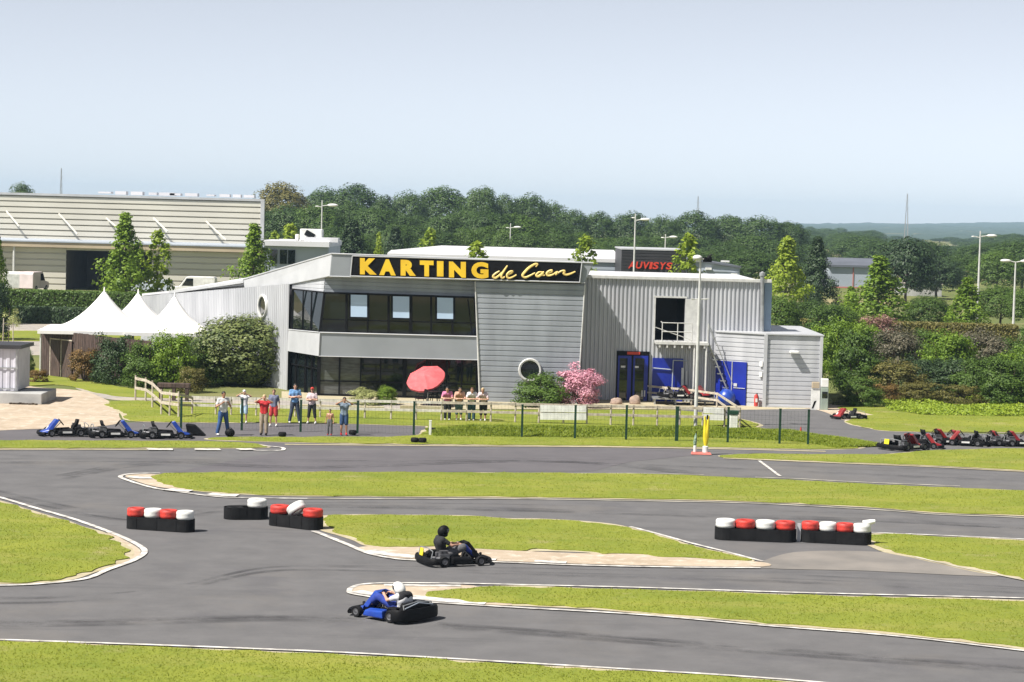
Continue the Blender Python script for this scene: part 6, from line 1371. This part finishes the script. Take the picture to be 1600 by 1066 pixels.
# marshal point: flags in a stand
g_ = G(1097, 711); ms = empty('flag_stand', (g_.x, g_.y, .03), 0, 'red and white flag stand at the track edge', 'flag stand')
mb = MB(); mb.hexa([(-.42, -.2, 0), (.35, -.2, 0), (.35, .2, 0), (-.42, .2, 0), (-.38, -.16, .08), (.3, -.16, .08), (.3, .16, .08), (-.38, .16, .08)]); mb.build('base', mk('faded_red', (.55, .16, .13), None, 3, .6), ms, local=True)
mb = MB(); mb.lathe([(.11, .0), (.11, .22), (.06, .24)], (.12, 0, .08), n=14); mb.build('flag_holder', M['white'], ms, local=True); mb = MB(); mb.lathe([(.06, .0), (.06, .24), (.03, .25)], (-.28, 0, .08), n=12); mb.build('flag_holder', M['white'], ms, local=True)
fl = empty('yellow_flag', (g_.x + .12, g_.y, .3), 0, 'furled bright yellow flags standing upright in the stand', 'flag')
for sx_, h_ in ((-.05, 1.18), (.09, 1.2)):
    mb = MB(); mb.tube([(0, 0, 0), (sx_ * .2, 0, .35), (sx_ * .6, .02, .7), (sx_, 0, h_)], [.05, .105, .07, .035], 9); mb.build('cloth', M['yellow'], fl, local=True, smooth=True)
mb = MB(); mb.tube([(0.02, 0, 0), (.06, -.01, 1.22)], .016, 6); mb.ball((.045, -.01, 1.15), (.04, .04, .1)); mb.build('stick', M['black'], fl, local=True)
fl = empty('green_flag', (g_.x - .28, g_.y, .3), 0, 'furled dark green and white flag left of the yellow ones', 'flag')
mb = MB(); mb.tube([(0, 0, 0), (0, 0, .2), (.02, 0, .4), (.03, 0, .52)], [.04, .07, .05, .03], 8); mb.build('cloth', mk('greenish', (.30, .42, .30), (.03, .06, .04), 14, .8), fl, local=True, smooth=True)
mb = MB(); mb.tube([(0, 0, 0), (.04, 0, .6)], .012, 6); mb.build('stick', M['black'], fl, local=True)
mb = MB(); g_ = G(1251, 680); mb.lathe([(.12, 0), (.12, .02), (.06, .05), (.02, .3)], (g_.x, g_.y, .05), n=12); o = mb.build('traffic_cone', M['red'], smooth=True); tag(o, 'small faded red cone in the grass beside the last green post', 'cone')
# parasol, table, chairs on the terrace
g_ = G(668, 634); pr = empty('parasol', (g_.x, g_.y, 0), 0, 'round red parasol tilted over the terrace table', 'parasol')
c_ = P(665.5, 592, g_.y) - V3((g_.x, g_.y, 0)); q = (Matrix.Rotation(R(-17), 3, 'Y').to_4x4() @ Matrix.Rotation(R(33), 4, 'X')).to_3x3()
mb = MB(); n_ = 8; vs = [V3((0, 0, .40))]
rr_ = (.33, .65, .92)
for ri, r_ in enumerate(rr_):
    for k in range(24):
        a = 2 * PI * k / 24; sc_ = 1 - .035 * (1 - abs(math.cos(a * 4))) * (ri + 1) / 3; vs.append(V3((math.cos(a) * r_ * sc_, math.sin(a) * r_ * sc_, .40 * (1 - (r_ / .92) ** 1.3) + .06 * (r_ / .92) * abs(math.cos(a * 4)) ** 2)))
for k in range(24): vs.append(vs[1 + 48 + k] - V3((0, 0, .09)))
fs = [(0, 1 + k, 1 + (k + 1) % 24) for k in range(24)] + [(1 + r_ * 24 + k, 1 + (r_ + 1) * 24 + k, 1 + (r_ + 1) * 24 + (k + 1) % 24, 1 + r_ * 24 + (k + 1) % 24) for r_ in range(3) for k in range(24)]
mb.add([q @ v + c_ for v in vs], fs); mb.build('canopy', M['parasol'], pr, local=True)
mb = MB(); mb.tube([(0, 0, 0), (0, 0, c_.z - .25), c_ + q @ V3((0, 0, .32))], .022, 8); mb.build('pole', M['steel'], pr, local=True)
mb = MB(); [mb.tube([c_ + q @ V3((0, 0, -.05)), c_ + q @ V3((math.cos(a) * .93, math.sin(a) * .93, .0))], .008, 5) for a in [k * PI / 4 for k in range(8)]]; mb.build('rib', M['steel'], pr, local=True)
mb = MB(); mb.lathe([(.25, 0), (.25, .06), (.04, .1), (.04, .3)], (0, 0, 0), n=16); mb.build('base', M['concrete'], pr, local=True)
def table(px, py, label):
    g_ = G(px, py); e = empty('terrace_table', (g_.x, g_.y, 0), 0, label, 'table'); mb = MB(); mb.lathe([(.001, .72), (.42, .72), (.43, .74), (.42, .76), (.001, .76)], (0, 0, 0), n=24); mb.build('tabletop', M['black'], e, local=True)
    for k in range(4): a = k * PI / 2 + .5; mb = MB(); mb.tube([(math.cos(a) * .1, math.sin(a) * .1, .72), (math.cos(a) * .36, math.sin(a) * .36, 0)], .018, 6); mb.build('leg', M['black'], e, local=True)
table(679, 637, 'dark round table beneath the red parasol')
def chair(px, py, rz, label, first=None):
    g_ = G(px, py)
    if first is None:
        e = empty('terrace_chair', (0, 0, 0), 0, label, 'chair', 'dark chairs round the terrace table')
        mb = MB(); mb.box((0, 0, .45), (.46, .44, .035)); mb.build('seat', M['black'], e, local=True, bevel=.01)
        mb = MB(); mb.box((0, .23, .70), (.46, .03, .36), rot=Matrix.Rotation(-.15, 3, 'X')); mb.build('backrest', M['black'], e, local=True, bevel=.01)
        for sx_ in (-.2, .2):
            for sy_ in (-.18, .2): mb = MB(); mb.tube([(sx_, sy_, .45), (sx_ * 1.1, sy_ * 1.15, 0)], .014, 6); mb.build('leg', M['black'], e, local=True)
            mb = MB(); mb.tube([(sx_ * 1.1, .2, .66), (sx_ * 1.1, -.16, .66), (sx_ * 1.1, -.16, .45)], .014, 6); mb.build('armrest', M['black'], e, local=True)
    else: e = copy_tree(first); tag(e, label)
    e.location = (g_.x, g_.y, 0); e.rotation_euler = (0, 0, rz); return e
ch0 = chair(657, 638, R(-70), 'dark chair left of the parasol table'); chair(699, 636, R(80), 'dark chair right of the parasol table', ch0); chair(676, 631, R(5), 'dark chair behind the parasol table', ch0)
# rocks, planter, fuel cabinets, extinguisher, blue drum, bin
def rock(px, py, wpx, hpx, label, mat='rock'):
    g_ = G(px, py); sc_ = FPX / g_.y; mb = MB(); t = MB(); t.ball((0, 0, 0), (1, 1, 1), 16, 10)
    for v in t.v: n1 = 1 + .22 * noise.noise(v * 1.6 + V3((px, 0, 0))); v *= n1 * (1 + .15 * noise.noise(v * 4))
    mb.add([V3((g_.x + v.x * wpx / sc_ / 2, g_.y + v.y * wpx / sc_ / 2.4, max(-.02, .22 * hpx / sc_ + v.z * hpx / sc_ * .60))) for v in t.v], t.f); o = mb.build('boulder', M[mat], smooth=True); tag(o, label, 'boulder')
rock(963, 632, 20, 13, 'tan boulder left of the two before the blue entrance'); rock(992, 632, 18, 17, 'pinkish boulder right of the two before the entrance')
rock(680, 643, 22, 8, 'flat pale stone under the terrace table', 'concrete'); rock(645, 642, 26, 8, 'low pale stone left of the parasol', 'concrete')
g_ = G(796, 628); mb = MB(); mb.box((g_.x, g_.y, .2), (.38, .35, .4)); mb.box((g_.x, g_.y, .46), (.22, .2, .12)); o = mb.build('white_planter', M['white'], bevel=.03); tag(o, 'white square planter left of the round window', 'planter')
g_ = P(1280, 600, 110.4); fc_ = empty('fuel_cabinet', (g_.x + .26, g_.y, 0), 0, 'greenish grey tall cabinet with white box on top, rightmost of the two', 'cabinet')
mb = MB(); mb.box((0, 0, .55), (.36, .36, 1.1)); mb.build('body', mk('cabinet_green', (.30, .36, .30), (.22, .27, .24), 2, .4), fc_, local=True, bevel=.03); mb = MB(); mb.box((0, -.02, 1.32), (.34, .3, .40)); mb.build('white_box', M['white'], fc_, local=True, bevel=.02)
mb = MB(); mb.box((0, -.185, .75), (.26, .015, .3)); mb.build('panel', M['glass'], fc_, local=True)
fc2 = empty('sign_panel', (g_.x - .18, g_.y - .1, 0), 0, 'white panel with black slanting mark beside the grey cabinet', 'sign'); mb = MB(); mb.box((0, 0, .52), (.42, .06, 1.0)); mb.build('panel', M['white'], fc2, local=True); mb = MB(); mb.hexa([(-.16, -.036, .08), (-.08, -.036, .08), (-.08, -.034, .08), (-.16, -.034, .08), (-.06, -.036, .42), (.06, -.036, .46), (.06, -.034, .46), (-.06, -.034, .42)]); mb.build('mark', M['black'], fc2, local=True)
mb = MB(); mb.box((.0, .02, 1.2), (.36, .2, .3)); mb.build('hood', M['tan_clad'], fc2, local=True, bevel=.02)
e_ = onside(1186.5, .28); ex_ = empty('fire_extinguisher', (e_.x, e_.y, 0), 0, 'red fire extinguisher at the annex corner', 'extinguisher'); mb = MB(); mb.lathe([(.001, 0), (.10, 0), (.10, .50), (.05, .58), (.001, .58)], (0, 0, .05), n=14); mb.build('cylinder', M['red'], ex_, local=True, smooth=True)
mb = MB(); mb.tube([(0, 0, .62), (.02, -.05, .70), (.10, -.06, .5), (.12, -.06, .25)], .014, 6); mb.build('hose', M['black'], ex_, local=True); mb = MB(); mb.box((0, -.098, .34), (.1, .01, .18)); mb.build('sticker', M['white'], ex_, local=True)
g_ = G(1135, 634); mb = MB(); t = MB(); t.ball((0, 0, 0), 1, 20, 12)
mb.add([V3((g_.x + v.x * .44 * (1 + .12 * noise.noise(v * 3)), g_.y + v.y * .4, max(0, .38 + v.z * .42 * (1 + .2 * noise.noise(v * 2.5))))) for v in t.v], t.f); o = mb.build('blue_bundle', M['blue2'], smooth=True); tag(o, 'bright blue tarpaulin bundle in front of the blue double door', 'bundle')
g_ = P(1146, 660, 98.2); wb = empty('waste_bin', (g_.x, 98.2, 0), 0, 'green and white bin at the right end of the rail fence', 'bin'); mb = MB(); mb.box((0, 0, .38), (.34, .34, .62)); mb.build('body', M['white'], wb, local=True, bevel=.02); mb = MB(); mb.box((0, 0, .78), (.40, .40, .16)); mb.tube([(-.12, .1, 0), (-.12, .1, .1)], .03, 6); mb.tube([(.12, .1, 0), (.12, .1, .1)], .03, 6); mb.build('lid', M['dkgreen'], wb, local=True, bevel=.03)
# wooden bench-like beam by the left fence
a, b = G(246, 626), G(294, 629); bn = empty('log_bench', ((a.x + b.x) / 2, a.y, 0), 0, 'dark brown log bench in front of the shrubs', 'bench')
mb = MB(); mb.box(((a.x + b.x) / 2, a.y, .72), (b.x - a.x, .35, .22)); mb.build('beam', M['plank'], bn, bevel=.03)
for f in (.1, .5, .9): mb = MB(); x = a.x + (b.x - a.x) * f; mb.box((x, a.y, .3), (.14, .3, .6)); mb.build('leg', M['plank'], bn)
# low sign boards on terrace kerb
mb = MB(); p0, p1 = P(625, 643, 103.5), P(700, 645, 103.5); mb.box(((p0.x + p1.x) / 2, 103.5, .14), (p1.x - p0.x, .25, .28)); o = mb.build('terrace_kerb', M['tan'], bevel=.02); tag(o, 'low pale kerb wall along the terrace behind the fence', 'low wall')
mb = MB(); p0, p1 = P(455, 643, 103.5), P(600, 645, 103.5); mb.box(((p0.x + p1.x) / 2, 103.5, .1), (p1.x - p0.x, .25, .2)); o = mb.build('terrace_kerb', M['tan'], bevel=.02); tag(o, 'longer low kerb wall left of the parasol terrace', 'low wall')

# ================================================================= VEHICLES by the warehouse
def van(px, py, Y, rz, paint, label, L=4.6, H=2.0):
    g_ = P(px, py, Y); e = empty('parked_van', (g_.x, Y, 0), rz, label, 'van'); B = lambda mb, n, m, par=e, **k: mb.build(n, m, par, local=True, **k)
    h = L / 2; w_ = .85; mb = MB(); prof = [(-h, .35), (h, .35), (h, .85), (h - .15, 1.0), (h - 1.0, 1.1), (h - 1.65, H - .1), (h - 1.9, H), (-h + .15, H), (-h, H - .2)]
    mb.prism([(x, -w_, z) for x, z in prof], (0, 2 * w_, 0)); B(mb, 'body', paint, bevel=.06)
    mb = MB(); mb.add([(h - 1.02, -w_ + .12, 1.16), (h - 1.02, w_ - .12, 1.16), (h - 1.6, w_ - .15, H - .14), (h - 1.6, -w_ + .15, H - .14)], [(0, 1, 2, 3)]); mb.v = [v + V3((.03, 0, .02)) for v in mb.v]; B(mb, 'windscreen', M['glass'])
    for s in (-1, 1):
        mb = MB(); pts = [(h - 1.75, s * (w_ + .006), H - .2), (h - 1.25, s * (w_ + .006), 1.15), (h - 2.4, s * (w_ + .006), 1.15), (h - 2.4, s * (w_ + .006), H - .2)]; mb.add(pts, [(0, 1, 2, 3)]); B(mb, 'side_window', M['glass'])
        for x in (-h + .85, h - .8):
            mb = MB(); mb.lathe([(.001, s * .02), (.2, s * .02), (.22, s * .05), (.32, s * .05), (.33, -s * .14), (.001, -s * .14)], (x, s * (w_ - .02), .33), 'y', 18); wl_ = B(mb, 'wheel', M['rubber']); mb = MB(); mb.lathe([(.001, s * .06), (.18, s * .055), (.19, s * .02)], (x, s * (w_ - .02), .33), 'y', 14); mb.build('rim', M['steel'], wl_, local=True)
        mb = MB(); mb.box((h - .03, s * .6, .72), (.08, .25, .16)); B(mb, 'headlight', M['galv'])
    return e
van(302, 446, 232, R(180), M['white'], 'white van parked before the warehouse, right of the young trees', 4.6, 2.1)
van(238, 450, 236, R(175), mk('silver_paint', (.45, .50, .58), None, 1, .3), 'silver-blue car-like van between the two young trees', 4.0, 1.6)
van(22, 450, 236, R(100), M['white'], 'white van end-on near the warehouse, at the far left', 4.4, 2.0)
van(52, 450, 236, R(80), mk('white_red', (.72, .62, .62), None, 1, .35), 'white and reddish van end-on beside the first one', 4.4, 2.05)

# ================================================================= HAZE
def haze():
    m = bpy.data.materials.new('haze'); m.use_nodes = True; nt = m.node_tree; nt.nodes.clear(); out = nt.nodes.new('ShaderNodeOutputMaterial'); v = nt.nodes.new('ShaderNodeVolumePrincipled')
    v.inputs['Color'].default_value = (.55, .77, 1.0, 1); v.inputs['Density'].default_value = HAZE; v.inputs['Anisotropy'].default_value = 0.0
    nt.links.new(v.outputs[0], out.inputs['Volume'])
    mb = MB(); bx(mb, -3300, 3300, -80, 5300, -1.5, 60); o = mb.build('haze', m); tag(o, 'pale blue summer haze', 'haze', kind='stuff')
HAZE = 0.00014
haze()
# tidy: prototypes never placed
for k_, (o, used) in PROTO.items():
    if not used:
        for ch in list(o.children): bpy.data.objects.remove(ch)
        bpy.data.objects.remove(o)
